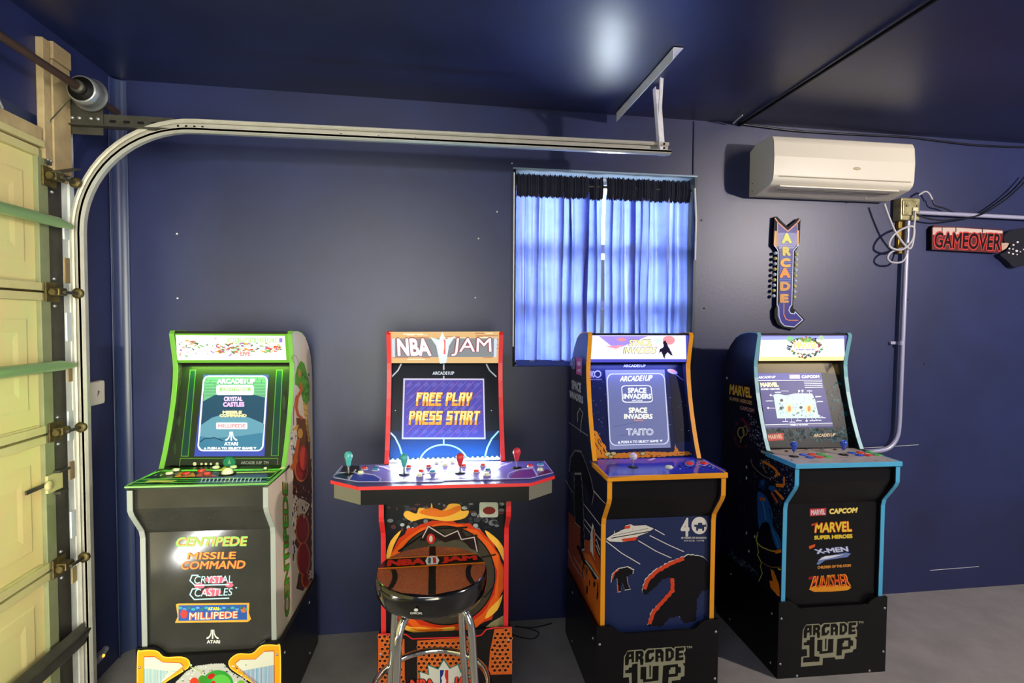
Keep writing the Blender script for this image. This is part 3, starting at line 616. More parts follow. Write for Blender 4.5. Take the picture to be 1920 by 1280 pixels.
def cabinet(label, x, y, th, W, trimL, trimU, sideL, sideR, frontm, art=True, riserm=BLK, lowprof=None, riserart=None):
    t = thing('arcade_cabinet', label, 'arcade machine', (x, y, 0), th)
    M = Matrix.Translation((x, y, 0)) @ Matrix.Rotation(th, 4, 'Z'); hw = W/2; low = lowprof or LOWER
    prof = low+UPPER+BACKC; T = .017
    sides = []
    for s_, mt in ((-1, sideL), (1, sideR)):
        x0 = -hw if s_ < 0 else hw-T
        b = MB(); b.prism([(x0, -u, z) for u, z in prof], (T, 0, 0), mt); sd = b.build('side_panel', t); sides.append(sd)
        e = MB(); strip(e, low, x0-.0005, x0+T+.0005, .003, trimL); e.build('edge_trim', sd)
        e = MB(); strip(e, UPPER+BACKC[:3], x0-.0005, x0+T+.0005, .003, trimU); e.build('edge_trim', sd)
    xi0, xi1 = -hw+T, hw-T
    MB().box((xi0, -.012, .03), (xi1, 0, 1.27), BLKM).build('back_panel', t)
    b = MB(); b.prism([(xi0, -u, z) for u, z in [(.296, 1.4765), (.225, 1.4765), (.16, 1.4665), (.105, 1.443), (.06, 1.408), (.025, 1.363), (.006, 1.31), (.002, 1.26), (.014, 1.26), (.035, 1.35), (.11, 1.43), (.225, 1.462), (.296, 1.462)]], (xi1-xi0, 0, 0), BLK); b.build('top_panel', t)
    MB().box((xi0, -(Ld-.012), .02), (xi1, -(Ld-.027), .748), frontm).build('lower_front_panel', t)
    b = MB(); b.prism([(xi0, -u, z) for u, z in [(Ld-.012, .748), (.580, .845), (.588, .860), (.588, .934), (.573, .934), (.573, .864), (.565, .853), (Ld-.027, .755)]], (xi1-xi0, 0, 0), BLK if frontm != BLKG else BLKG); b.build('upper_front_panel', t)
    # bezel and marquee box
    bz0, bz1 = (.355, .950), (.232, 1.349)
    b = MB(); b.prism([(xi0, -u, z) for u, z in [bz0, bz1, (bz1[0]-.015, bz1[1]), (bz0[0]-.015, bz0[1])]], (xi1-xi0, 0, 0), BLKM); bez_ = b.build('screen_bezel', t)
    MB().prism([(xi0, -u, z) for u, z in [(.232, 1.349), (.276, 1.349), (.276, 1.354), (.232, 1.354)]], (xi1-xi0, 0, 0), BLK).build('marquee_shelf', t)
    dn = V((0, -(bz1[1]-bz0[1]), -(bz1[0]-bz0[0])*1.0)); nb = V((0, -(bz1[1]-bz0[1]), (bz0[0]-bz1[0]))).normalized()
    mn = V((0, -(1.468-1.350), -(.299-.276))).normalized()
    P = dict(t=t, M=M, sides=sides, bezel=bez_, hw=hw, xi=(xi0, xi1), bz=((0, -bz0[0], bz0[1]), nb), mq=((0, -.2775, 1.350), mn))
    # riser
    rw = WR/2 if W < .48 else (W+.025)/2; P['rw'] = rw; rs = MB(); rt = .016
    zt, zn = Rh, Rh-.035; nx0, nx1 = -rw+.085, rw-.085
    rs.prism([(-rw, -Rd, 0), (rw, -Rd, 0), (rw, -Rd, zt), (nx1+.03, -Rd, zt), (nx1+.008, -Rd, zt-.012), (nx1-.01, -Rd, zn+.004), (nx1-.03, -Rd, zn), (nx0+.03, -Rd, zn), (nx0+.01, -Rd, zn+.004), (nx0-.008, -Rd, zt-.012), (nx0-.03, -Rd, zt), (-rw, -Rd, zt)][::-1], (0, rt-.004, 0), riserm)
    r_ = rs.build('riser', t)
    for s_ in (-1, 1):
        x0 = s_*rw; MB().box((x0, -Rd+.012, 0), (x0-s_*.012, 0, zt-.012), riserm if riserm in (BLK,) else BLK).build('riser_side', r_)
        for sy, sz in ((-.05, .26), (-.05, .04), (-.40, .27), (-.40, .04)):
            MB().lathe([(.006, 0), (.0055, .002), (.002, .004)], (x0, -Rd-sy-.0 if False else -Rd+abs(sy), sz), STEEL, (s_, 0, 0), 10).build('screw', r_)
    for sx, sz in ((-rw+.012, Rh-.07), (rw-.012, Rh-.05), (-rw+.012, .065), (rw-.012, .09), (-rw+.09, .008), (rw-.075, .008)):
        MB().lathe([(.0055, 0), (.005, .002), (.002, .0035)], (sx, -Rd, sz), STEEL, (0, -1, 0), 10).build('screw', r_)
    P['riser'] = r_; P['W'] = W; return P
def marquee(P, frame_m, name='marquee'):
    xi0, xi1 = P['xi']; b = MB()
    b.prism([(xi0, -u, z) for u, z in [(.276, 1.350), (.2985, 1.468), (.290, 1.470), (.268, 1.352)]], (xi1-xi0, 0, 0), frame_m); return b.build(name, P['t'])
def deck(P, m, edge, ez=.928):
    hw = P['hw']; b = MB(); b.box((-hw-.002, -.607, .934), (hw+.002, -.356, .9465), m, .001); d = b.build('control_deck', P['t'])
    e = MB(); e.box((-hw-.004, -.613, ez), (hw+.004, -.605, .9475), edge, .0015)
    for s_ in (-1, 1): e.box((s_*(hw+.004), -.606, ez), (s_*(hw-.002), -.396, .9475), edge, .001)
    e.build('edge_trim', d); return d
DECKP = (0, -.5, .9467)
def A1(P, key):
    hw = P['hw']; rw = P['rw']
    tb_ = {'bezel': P['bz'], 'marquee': P['mq'], 'lower': ((0, -(Ld-.012), .5), (0, -1, 0)), 'deck': (DECKP, (0, 0, 1)), 'right': ((hw, 0, 0), (1, 0, 0)), 'left': ((-hw, 0, 0), (-1, 0, 0)), 'riser': ((0, -Rd, 0), (0, -1, 0))}
    p0, n = tb_[key]; return Art(P['M'], p0, n)
def deckpt(P, fr, x, y, z=.9467):
    A = Art(P['M'], (0, 0, z), (0, 0, 1)); q = Z(fr, [(x, y)])[0]; return A.at(*q, 0)

# traced base-logo of two cabinets, stored relative to riser front (traced on the blue-edged one)
LOGO = [('L', [(385, 430), (440, 345), (640, 330), (675, 355), (720, 320), (920, 312), (965, 305), (1060, 302), (1100, 330), (1105, 300), (1258, 290), (1262, 355), (1235, 395), (1252, 440), (1250, 540), (1215, 545), (1245, 590), (1238, 730), (1190, 745), (1180, 785), (1060, 800), (1045, 890), (910, 900), (890, 865), (705, 880), (700, 990), (355, 1020), (362, 860), (455, 845), (450, 735), (370, 740), (375, 600)]),
    ('D', [(398, 560), (398, 440), (435, 358), (528, 352), (524, 515), (492, 520), (492, 468), (455, 474), (448, 540), (440, 558)]), ('L2', [(458, 405), (480, 398), (480, 430), (455, 435)]),
    ('D', [(548, 352), (640, 345), (662, 375), (662, 425), (642, 445), (662, 480), (655, 555), (615, 560), (608, 475), (585, 475), (582, 512), (545, 515)]), ('L2', [(590, 398), (612, 396), (612, 425), (590, 428)]),
    ('D', [(685, 525), (685, 400), (722, 340), (815, 332), (812, 380), (752, 387), (738, 405), (738, 465), (750, 475), (770, 470), (775, 440), (808, 434), (805, 475), (765, 515)]),
    ('D', [(830, 330), (912, 325), (948, 370), (942, 512), (905, 515), (903, 455), (872, 458), (870, 514), (828, 518)]), ('L2', [(870, 388), (892, 386), (898, 422), (870, 425)]),
    ('D', [(975, 322), (1055, 318), (1095, 365), (1092, 450), (1040, 505), (972, 508)]), ('L2', [(1014, 362), (1035, 360), (1048, 385), (1044, 445), (1016, 465)]),
    ('D', [(1118, 312), (1240, 305), (1236, 352), (1168, 360), (1168, 392), (1225, 388), (1222, 425), (1168, 430), (1166, 455), (1230, 450), (1225, 495), (1112, 503)]),
    ('D', [(500, 545), (575, 535), (570, 850), (655, 858), (648, 935), (388, 950), (392, 872), (490, 865), (490, 672), (400, 678), (398, 632), (445, 625), (450, 595), (495, 590)]),
    ('D', [(618, 588), (698, 583), (694, 770), (783, 762), (790, 578), (875, 572), (868, 790), (650, 815), (650, 770), (612, 768)]), ('D', [(742, 568), (764, 566), (760, 735), (740, 737)]),
    ('D', [(938, 575), (1010, 562), (1148, 550), (1150, 592), (1190, 600), (1188, 682), (1148, 685), (1142, 732), (1012, 745), (1005, 835), (920, 840)]), ('L2', [(1042, 600), (1110, 595), (1108, 690), (1018, 697), (1018, 640), (1040, 632)])]
def mini_logo(A, q, m1=(214, 214, 226), e=0, fr=None, layer=2):
    A.text('ARCADE1UP', q, ink(m1, e), layer, .03, fr)

# ---------- 1: green-lit cabinet
GTR = mat('grey_white_edge_trim', (150, 156, 150), .35); GRN = mat('green_lit_edge_trim', (104, 168, 60), .35)  # upper trim: green light of the marquee put into its colour
CSIDE = mat('cream_print_side', (226, 206, 188), .42)
c = cabinet('black arcade cabinet with cream right side and glowing green marquee, beside the garage door', -.7978, -.0552, math.radians(-2.2665), W0, GTR, GRN, BLKG, CSIDE, BLKG, riserm=BLK)
GE = mat('green_acrylic_frame', (112, 190, 40), .3, emit=.55)
mq = marquee(c, GE); A = A1(c, 'marquee'); A.fr = 'c4'
A.poly([(468, 120), (1340, 126), (1352, 318), (480, 320)], ink((240, 252, 236), 1.35), 1)
rn = random.Random(5)
A.text('CENTIPEDE', (870, 140, 1290, 185), ink((150, 225, 120), 1.1), 2, .05); A.text('CENTIPEDE', (874, 144, 1286, 181), ink((214, 250, 190), 1.8), 3, .0)
for k in range(150):
    cl = rn.choice(((220, 96, 70), (120, 190, 100), (240, 170, 80), (90, 110, 90), (190, 110, 190))); x = rn.choice((rn.gauss(1000, 90), rn.gauss(580, 50), rn.gauss(830, 60), rn.uniform(1150, 1320))); x = min(1320, max(500, x))
    y = rn.gauss(225, 22) if x > 800 else rn.gauss(215, 35); y = min(298, max(145, y)); A.disc((x, y), rn.uniform(4, 26), rn.uniform(3, 8), ink(cl, .9), 2, 7, rot=rn.uniform(-.8, .8))
A.text('LIVE', (985, 250, 1065, 285), ink((214, 120, 130), 1), 3, .03)
A.poly([(1295, 142), (1322, 142), (1322, 178), (1295, 178)], ink((150, 120, 210), 1), 2)
A.build('marquee_print', mq)
A = A1(c, 'bezel'); A.fr = 'c4'; GD = ink((34, 48, 34)); GL_ = ink((120, 200, 70), .25)
A.poly([(440, 372), (1370, 372), (1385, 400), (1352, 1160), (350, 1160), (420, 700)], ink((30, 40, 26)), 1)
for q in ([(585, 400), (628, 400), (568, 1088), (512, 1088)], [(1275, 400), (1322, 400), (1288, 1085), (1232, 1085)]):
    A.poly(q, ink((30, 96, 88), .12), 2); A.line(q, 6, GL_, 3, True)
A.line([(500, 1170), (505, 1106), (1285, 1106), (1280, 1170)], 5, GL_, 3)
rn = random.Random(11)
for k in range(26): A.disc((rn.choice((rn.uniform(440, 500), rn.uniform(1330, 1360))), rn.uniform(450, 1050)), rn.uniform(6, 16), rn.uniform(20, 70), ink(rn.choice(((26, 44, 30), (44, 62, 36), (20, 26, 24)))), 2, 8)
for x, s_ in ((620, 15), (675, 10), (710, 11), (750, 10), (800, 13)): A.disc((x, 1150), s_, s_, ink((206, 202, 160)), 3, 10)
A.text('ARCADE 1UP  TM', (990, 1128, 1210, 1152), ink((140, 150, 140)), 3, .01)
A.disc((897, 1135), 56, 50, ink((20, 110, 74), .25), 3, 24); A.disc((897, 1138), 48, 42, ink((40, 170, 110), .35), 4, 24); A.poly([(885, 1150), (897, 1112), (911, 1150)], ink((150, 230, 170), .4), 5)
A.build('bezel_print', c['bezel'])
A = A1(c, 'bezel'); A.fr = 'c4'; S = []
A.poly([(690, 436), (1212, 436), (1178, 1088), (615, 1090)], ink((70, 90, 200), .6), 3)
q = [(640, 1048), (1170, 1048), (1208, 444), (688, 444)]
A.poly(skewrect(q, .08), ink((226, 230, 255), 1.25), 4)
q = [(655, 1038), (1158, 1038), (1195, 455), (700, 455)]; A.poly(skewrect(q, .08), ink((40, 84, 120), .55), 5)
A.poly([(702, 470), (720, 455), (1178, 455), (1194, 480), (1188, 620), (1100, 600), (780, 600), (690, 650)], ink((120, 190, 150), .7), 6)
for k in range(6): A.line([(705, 480+k*24), (1185, 480+k*24)], 3, ink((70, 120, 110), .5), 7)
for k in range(14): x = 715+k*34; A.line([(x, 458+24*(k % 3)), (x, 480+24*(k % 3))], 3, ink((70, 120, 110), .5), 7)
A.poly([(660, 1000), (670, 840), (760, 780), (900, 740), (1060, 780), (1178, 830), (1160, 1010), (1140, 1036), (680, 1036)], ink((110, 170, 200), .65), 6)
A.poly([(655, 1005), (662, 930), (780, 945), (1000, 925), (1165, 900), (1158, 1010), (1140, 1036), (680, 1036)], ink((70, 140, 180), .6), 7)
A.line([(665, 975), (700, 950), (780, 940), (850, 965)], 6, ink((20, 40, 60), .3), 8)
WH = ink((244, 248, 255), 1.3)
mini_logo(A, (800, 470, 1105, 510), (240, 244, 255), 1.3, layer=8)
A.poly(rrect(795, 520, 1095, 600, 18), WH, 8); A.poly(rrect(820, 540, 1070, 568, 8), ink((140, 220, 110), 1.1), 9); A.text('CENTIPEDE', (840, 544, 1050, 565), ink((226, 250, 210), 1.3), 10, .02)
A.text('CRYSTAL', (855, 612, 1005, 650), ink((210, 180, 240), 1.2), 8, .05); A.text('CASTLES', (848, 655, 1020, 695), ink((220, 170, 230), 1.2), 8, .05)
A.text('MISSILE', (845, 725, 1000, 750), ink((250, 230, 170), 1.2), 8, .05); A.text('COMMAND', (820, 752, 1038, 776), ink((250, 220, 150), 1.2), 8, .05)
A.poly(rrect(795, 820, 1042, 872, 6), WH, 8); A.text('MILLIPEDE', (810, 832, 1030, 862), ink((226, 150, 160), 1), 9, .03)
def fuji(A, x0, y0, x1, y1, m, layer):
    w_ = x1-x0; h_ = y1-y0; f = lambda a, b: (x0+a*w_, y0+b*h_)
    A.poly([f(.44, 0), f(.56, 0), f(.56, 1), f(.44, 1)], m, layer)
    A.poly([f(.36, 0), f(.41, 0), f(.40, .45), f(.30, .78), f(.12, 1), f(0, 1), f(0, .86), f(.2, .7), f(.33, .4)], m, layer)
    A.poly([f(.64, 0), f(.59, 0), f(.60, .45), f(.70, .78), f(.88, 1), f(1, 1), f(1, .86), f(.8, .7), f(.67, .4)], m, layer)
fuji(A, 868, 893, 962, 965, WH, 9); A.text('ATARI', (858, 975, 968, 1003), WH, 9, .03); A.text('PUSH A TO SELECT GAME', (725, 1015, 1085, 1035), WH, 9, .04)
A.poly([(695, 1034), (718, 1034), (706, 1016)], WH, 9); A.poly([(1092, 1016), (1116, 1016), (1104, 1034)], WH, 9)
A.build('screen', c['bezel'], 'lit game menu screen')
dk = deck(c, mat('dark_green_deck', (24, 40, 24), .3), mat('pale_green_edge', (130, 176, 104), .35), .941); A = A1(c, 'deck'); A.fr = 'ck'
LG = ink((120, 206, 90)); A.line([(50, 355), (400, 192), (1822, 176), (1640, 352)], 12, LG, 1, True)
A.line([(205, 292), (415, 200), (1760, 190), (1660, 275), (205, 292)], 9, LG, 2); A.line([(170, 310), (1660, 290)], 12, ink((40, 130, 60)), 1); A.line([(120, 332), (1650, 320)], 7, LG, 2)
A.poly([(230, 330), (300, 300), (620, 305), (500, 335)], ink((206, 196, 110)), 2); A.poly([(580, 268), (640, 215), (800, 215), (820, 262)], ink((210, 120, 50)), 2); A.poly([(820, 262), (870, 200), (960, 205), (1060, 262)], ink((196, 70, 50)), 2)
A.poly([(900, 270), (1640, 240), (1600, 330), (840, 335)], ink((60, 70, 150)), 1); A.poly([(1280, 225), (1740, 212), (1745, 203), (1260, 210)], ink((200, 200, 120)), 2); A.poly([(1080, 200), (1140, 150), (1175, 150), (1120, 200)], ink((226, 190, 70)), 3)
for k in range(16): A.line([(880+k*44, 328), (900+k*44, 278)], 12, ink((196, 206, 230)), 3)
for x in (365, 425): A.poly([(x-10, 255), (x+15, 238), (x+25, 238), (x+5, 256)], ink((214, 220, 190)), 3)
A.build('deck_print', dk)
WB = mat('cream_white_button', (226, 228, 190), .25); RB = mat('red_button', (224, 40, 34), .25, spec=.6)
for x, y, m_, l in ((525, 238, WB, 'cream button'), (600, 200, WB, 'cream button'), (715, 240, RB, 'red button'), (885, 210, RB, 'red button'), (950, 242, RB, 'red button'), (1050, 172, WB, 'cream button'), (1245, 168, WB, 'cream button'), (1605, 185, WB, 'small cream button')):
    button(c['t'], deckpt(c, 'ck', x, y), .0125 if x < 1500 else .006, m_, l, mat('dark_button_rim', (70, 70, 60), .4), .009)
p = deckpt(c, 'ck', 1180, 232); tbm = MB(); tbm.lathe([(.03, 0), (.03, .003), (.022, .004)], p, BLKM); tb_ = tbm.build('trackball', c['t']); MB().lathe([(.021*math.cos(t), .003+.021*math.sin(t)) for t in [math.pi/2*k/8 for k in range(9)]], p, WB, (0, 0, 1), 20).build('ball', tb_, 'cream ball')
A = A1(c, 'lower'); A.fr = 'c5'
def ptext(A, s_, q, c1, c2, g=3, layer=2):
    A.text(s_, q, ink(c2), layer, .038); A.text(s_, q, ink(c1), layer+1, .005)
ptext(A, 'CENTIPEDE', [(328, 503), (738, 498), (748, 440), (345, 446)], (140, 208, 96), (206, 140, 60))
ptext(A, 'MISSILE', [(395, 575), (676, 570), (682, 528), (405, 534)], (236, 150, 50), (150, 60, 30)); ptext(A, 'COMMAND', [(360, 632), (728, 626), (738, 578), (372, 584)], (240, 144, 60), (170, 70, 30))
for x, y, rx, ry in ((470, 725, 30, 16), (560, 690, 60, 22), (540, 760, 55, 25), (640, 720, 24, 14)): A.disc((x, y), rx, ry, ink((214, 96, 120)), 1)
LB = ink((176, 214, 226))
A.text('CRYSTAL', [(437, 712), (660, 706), (662, 664), (445, 668)], LB, 3, .0); A.text('CASTLES', [(440, 786), (655, 779), (662, 736), (445, 742)], LB, 3, .0)
A.line([(465, 664), (428, 664), (416, 695), (445, 722), (640, 717)], 7, LB, 2); A.line([(465, 740), (430, 742), (416, 775), (440, 802), (640, 795)], 7, LB, 2); A.disc((680, 735), 5, 5, LB, 2, 8)
A.poly([(330, 936), (345, 900), (335, 830), (350, 826), (755, 822), (752, 880), (765, 915), (745, 932)], ink((214, 160, 60)), 1); A.poly([(350, 925), (352, 836), (740, 832), (742, 918)], ink((44, 84, 160)), 2)
for k in range(16): A.disc((360+k*25, 850+8*(k % 2)), 12, 7, ink(((60, 170, 170), (90, 150, 210), (40, 120, 90))[k % 3]), 3, 8)
A.disc((382, 885), 20, 26, ink((206, 60, 50)), 3); A.disc((722, 862), 16, 16, ink((190, 110, 60)), 3)
A.text('ATARI', (518, 845, 582, 864), ink((226, 214, 80)), 4, .03); A.text('MILLIPEDE', [(412, 918), (688, 908), (690, 868), (414, 876)], ink((214, 90, 60)), 4, .06); A.text('MILLIPEDE', [(412, 918), (688, 908), (690, 868), (414, 876)], ink((246, 226, 200)), 5, .0)
fuji(A, 510, 975, 580, 1028, ink((226, 226, 214)), 2); A.text('ATARI', (512, 1034, 588, 1053), ink((226, 226, 214)), 2, .03)
A.build('lower_panel_print', [o for o in c['t'].children if o.name.startswith('lower_front')][0])
# side print
A = A1(c, 'right'); A.fr = 'cs'
A.poly([(186, 325), (215, 345), (240, 440), (258, 520), (255, 640), (236, 680), (205, 650), (180, 560), (160, 525), (140, 515), (142, 440), (160, 370)], ink((86, 150, 30)), 1)
A.disc((176, 425), 10, 36, ink((222, 130, 60)), 2); A.line([(170, 345), (150, 290), (128, 278), (112, 300), (135, 345)], 4, ink((150, 130, 60)), 2)
rn = random.Random(21)
for k in range(26): A.disc((222+rn.uniform(-20, 28), 480+rn.uniform(-60, 160)), 6, 12, ink(rn.choice(((50, 110, 30), (110, 180, 50), (40, 90, 60)))), 2, 6)
for k in range(14): A.poly([(200+k*3.5, 660+k*22), (232+k*2, 672+k*22), (240+k*1.2, 690+k*22), (208+k*2.6, 680+k*22)], ink((226, 180, 60) if k % 2 else (206, 150, 40)), 2)
A.line([(185, 500), (190, 560), (160, 620), (150, 700), (165, 760), (200, 790)], 22, ink((206, 96, 40)), 2); A.line([(150, 600), (130, 700), (128, 840)], 6, ink((170, 60, 40)), 2)
A.poly([(150, 780), (230, 790), (262, 960), (262, 1290), (130, 1290), (120, 1100), (160, 960)], ink((110, 62, 30)), 1)
A.poly([(155, 950), (178, 950), (150, 1150), (125, 1205), (98, 1180), (120, 1140)], ink((196, 96, 30)), 3); A.disc((205, 1110), 42, 110, ink((170, 50, 36)), 3); A.disc((205, 1110), 30, 95, ink((206, 70, 50)), 4)
A.disc((180, 905), 22, 40, ink((206, 150, 60)), 3); A.poly([(110, 880), (170, 830), (160, 870), (120, 885)], ink((222, 160, 50)), 3)
for k in range(40): A.disc((rn.uniform(105, 150), rn.uniform(880, 1080)), 4, 12, ink(rn.choice(((40, 40, 90), (240, 236, 230), (200, 190, 200)))), 2, 6)
A.fr = 'c5'
A.text('CENTIPEDE', [(988, 880), (975, 135), (940, 125), (955, 925)], ink((150, 90, 40)), 1, .05); A.text('CENTIPEDE', [(985, 878), (973, 140), (944, 130), (957, 920)], ink((64, 170, 40)), 2, .01)
A.poly(rag([(1010, 0), (1110, 0), (1112, 690), (1060, 755), (1020, 740), (1040, 640), (1060, 560), (1010, 480), (1040, 380), (1100, 260), (1000, 200)], 5, 30, seed=3), ink((88, 44, 26)), 1)
for cx__, cy__, rx, ry in ((1050, 60, 32, 62), (1055, 400, 34, 80), (1062, 570, 32, 88), (1075, 690, 18, 40)): A.disc((cx__, cy__), rx+7, ry+9, ink((204, 110, 50)), 2); A.disc((cx__, cy__), rx, ry, ink((150, 34, 26)), 3)
for k in range(70): A.disc((rn.uniform(1005, 1108), rn.uniform(150, 330)), rn.uniform(2, 5), rn.uniform(3, 12), ink(rn.choice(((226, 190, 150), (120, 60, 40), (50, 30, 40), (180, 90, 60)))), 4, 6)
for k in range(24): A.disc((rn.uniform(1000, 1020), rn.uniform(200, 600)), 4, 16, ink(rn.choice(((40, 44, 110), (240, 232, 226)))), 3, 6)
for k in range(8): A.disc((1100+rn.uniform(-8, 8), 640+k*6), 6, 5, ink((226, 220, 214)), 4, 6)
A.build('side_print', c['sides'][1])
# riser print
A = A1(c, 'riser'); A.fr = 'rb'; OR = ink((238, 160, 26)); OR2 = ink((250, 196, 60)); BR = ink((190, 80, 30))
L1 = PS([(115, 920), (118, 320), (160, 256), (340, 255), (440, 330), (640, 328), (728, 370), (730, 440), (650, 500), (430, 640), (290, 780), (230, 920)], 4)
R1 = PS([(1828, 920), (1826, 250), (1780, 190), (1610, 192), (1490, 288), (1320, 292), (1220, 370), (1230, 450), (1320, 520), (1560, 680), (1680, 800), (1730, 920)], 4)
L2 = [(185, 920), (190, 320), (320, 318), (425, 385), (630, 392), (672, 430), (610, 482), (400, 640), (270, 780), (215, 915)]
R2 = [(1764, 920), (1758, 248), (1640, 252), (1530, 348), (1340, 352), (1282, 400), (1320, 450), (1540, 610), (1650, 730), (1720, 900)]
A.poly(L1, OR, 1); A.poly(R1, OR, 1); A.line(L1, 16, OR2, 2); A.line(R1, 16, OR2, 2); A.poly(L2, BR, 2); A.poly(R2, BR, 2)
def shrink(P_, k):
    cx2 = sum(a for a, b in P_)/len(P_); cy2 = sum(b for a, b in P_)/len(P_); return [(cx2+(a-cx2)*k, cy2+(b-cy2)*k) for a, b in P_]
A.poly(shrink(L2, .965), ink((214, 214, 196)), 3); A.poly(shrink(R2, .965), ink((214, 214, 196)), 3)
for k in range(24):
    x = 205+k*17; y1 = 480+max(0, (560-(k*17+205))*.0); A.line([(x, 460+k*2), (x, max(490, 900-k*24))], 7, ink((90, 176, 196)), 4)
for k in range(26):
    x = 1750-k*16; A.line([(x, 420+k*3), (x, max(470, 900-k*17))], 8, ink((50, 140, 200)), 4)
rn = random.Random(3)
A.poly(rag([(560, 640), (700, 500), (820, 430), (1010, 405), (1150, 400), (1240, 500), (1360, 570), (1500, 680), (1500, 920), (520, 920)], 8, 14, seed=2), ink((190, 190, 180)), 3)
for k in range(170): A.disc((rn.uniform(640, 1420), rn.uniform(420, 800)), rn.uniform(4, 13), rn.uniform(4, 11), ink(rn.choice(((40, 44, 80), (235, 235, 230), (120, 124, 120), (230, 230, 220)))), 4, 6)
A.disc((1080, 660), 190, 180, ink((50, 150, 50)), 5, 26); A.disc((1120, 640), 120, 110, ink((90, 186, 70)), 6, 20); A.disc((900, 600), 50, 60, ink((60, 140, 40)), 6)
A.disc((1003, 552), 46, 30, ink((190, 30, 30)), 7, rot=-.5); A.disc((800, 620), 52, 52, ink((216, 60, 30)), 7); A.disc((1030, 650), 30, 46, ink((190, 40, 36)), 7); A.line([(740, 370), (760, 440), (900, 510)], 9, ink((190, 210, 120)), 7); A.disc((1360, 640), 50, 36, ink((110, 170, 40)), 7)
A.build('riser_print', c['riser'])

# ---------- 2: red-edged four-player cabinet
RED = mat('red_edge_trim', (222, 44, 44), .35)
NLOW = [(.512, .03), (.512, .66), (.530, .700), (.572, .725), (.576, .75), (.576, .885)]
n = cabinet('four-player arcade cabinet with red edges and flaming basketball front, behind the stool', .0495, -.0841, math.radians(-.7257), .4855, RED, RED, BLK, BLK, BLK, lowprof=[(Ld, .03), (Ld, .70), (.536, .728), (.592, .792), (.596, .81), (.596, .885)], riserm=mat('orange_riser_board', (30, 26, 26), .4))
# front panel reaches up under the deck box
for o_ in list(n['t'].children):
    if o_.name.startswith('upper_front'): bpy.data.objects.remove(o_)
MB().box((n['xi'][0], -(Ld-.012), .745), (n['xi'][1], -(Ld-.027), .90), BLK).build('upper_front_panel', n['t'])
mq = marquee(n, mat('tan_backlit_marquee', (206, 176, 138), .35, emit=.75)); A = A1(n, 'marquee'); A.fr = 'n6'
MQ = .95
A.poly([(462, 78), (1196, 76), (1190, 286), (470, 286)], ink((222, 178, 120), MQ), 1)
rn = random.Random(9)
for k in range(46):
    x = rn.uniform(468, 1120); y = rn.choice([84+6*i for i in range(34)]); w_ = rn.uniform(40, 170); x1 = min(1188, x+w_)
    A.poly([(x, y), (x1, y), (x1, y+6), (x, y+6)], ink(rn.choice(((240, 214, 170), (200, 120, 90), (230, 190, 90), (176, 110, 80), (250, 236, 200))), MQ), 2)
A.poly([(480, 122), (1180, 120), (1176, 244), (484, 246)], ink((150, 150, 150), .7), 3); A.poly([(480, 122), (500, 122), (500, 246), (484, 246)], ink((200, 210, 230), 1), 4); A.poly([(1160, 122), (1180, 120), (1176, 244), (1158, 246)], ink((200, 210, 230), 1), 4)
A.poly([(815, 78), (838, 128), (900, 105), (860, 170), (840, 285), (800, 288), (775, 170), (735, 112), (795, 130)], ink((206, 226, 232), 1.2), 5)
A.poly(skewrect([(792, 242), (842, 242), (842, 118), (792, 118)], .3), ink((250, 246, 250), 1.6), 6); A.poly([(824, 122), (838, 132), (838, 228), (822, 225), (828, 170)], ink((222, 100, 90), 1.1), 7)
A.text('NBA', [(512, 242), (752, 242), (728, 112), (506, 112)], ink((150, 84, 90), .8), 6, .06); A.text('NBA', [(518, 238), (745, 238), (724, 118), (512, 118)], ink((255, 226, 232), 1.1), 7, .03)
A.text('JAM', [(868, 242), (1150, 242), (1146, 112), (885, 112)], ink((150, 84, 90), .8), 6, .035); A.text('JAM', [(875, 238), (1144, 238), (1140, 118), (892, 118)], ink((255, 226, 232), 1.1), 7, .0)
A.build('marquee_print', mq)
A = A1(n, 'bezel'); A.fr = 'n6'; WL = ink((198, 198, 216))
A.poly([(470, 292), (1190, 292), (1206, 950), (452, 950)], ink((12, 14, 24)), 1); A.poly([(458, 800), (1200, 800), (1206, 950), (452, 950)], ink((14, 40, 78)), 1.3); A.poly([(458, 740), (1196, 740), (1200, 800), (458, 800)], ink((12, 28, 54)), 1.2)  # lower bands bluer: glow of the LED strip painted into the print
for (a, b) in (((825, 292), (825, 332)), ((825, 372), (825, 392)), ((825, 790), (825, 828))): A.line([a, b], 9, WL, 2)
A.line([(542, 292), (520, 335), (478, 378)], 9, WL, 2); A.line([(1108, 292), (1130, 335), (1176, 378)], 9, WL, 2)
A.arc((825, 960), 162, 130, 12, 168, 9, WL, 2); A.line([(458, 738), (500, 780), (530, 840), (550, 905)], 10, WL, 2); A.line([(1192, 738), (1145, 790), (1115, 850), (1100, 910)], 10, WL, 2)
mini_logo(A, (750, 342, 895, 365), (200, 206, 220)); A.disc((503, 602), 4, 4, STEEL, 2, 8); A.disc((1143, 602), 4, 4, STEEL, 2, 8)
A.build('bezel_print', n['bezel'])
A = A1(n, 'bezel'); A.fr = 'n6'
A.poly([(556, 388), (1094, 390), (1104, 794), (545, 794)], ink((206, 196, 226), .9), 3); A.poly([(567, 400), (1085, 400), (1094, 782), (556, 782)], ink((84, 74, 172), .8), 4)
rn = random.Random(2)
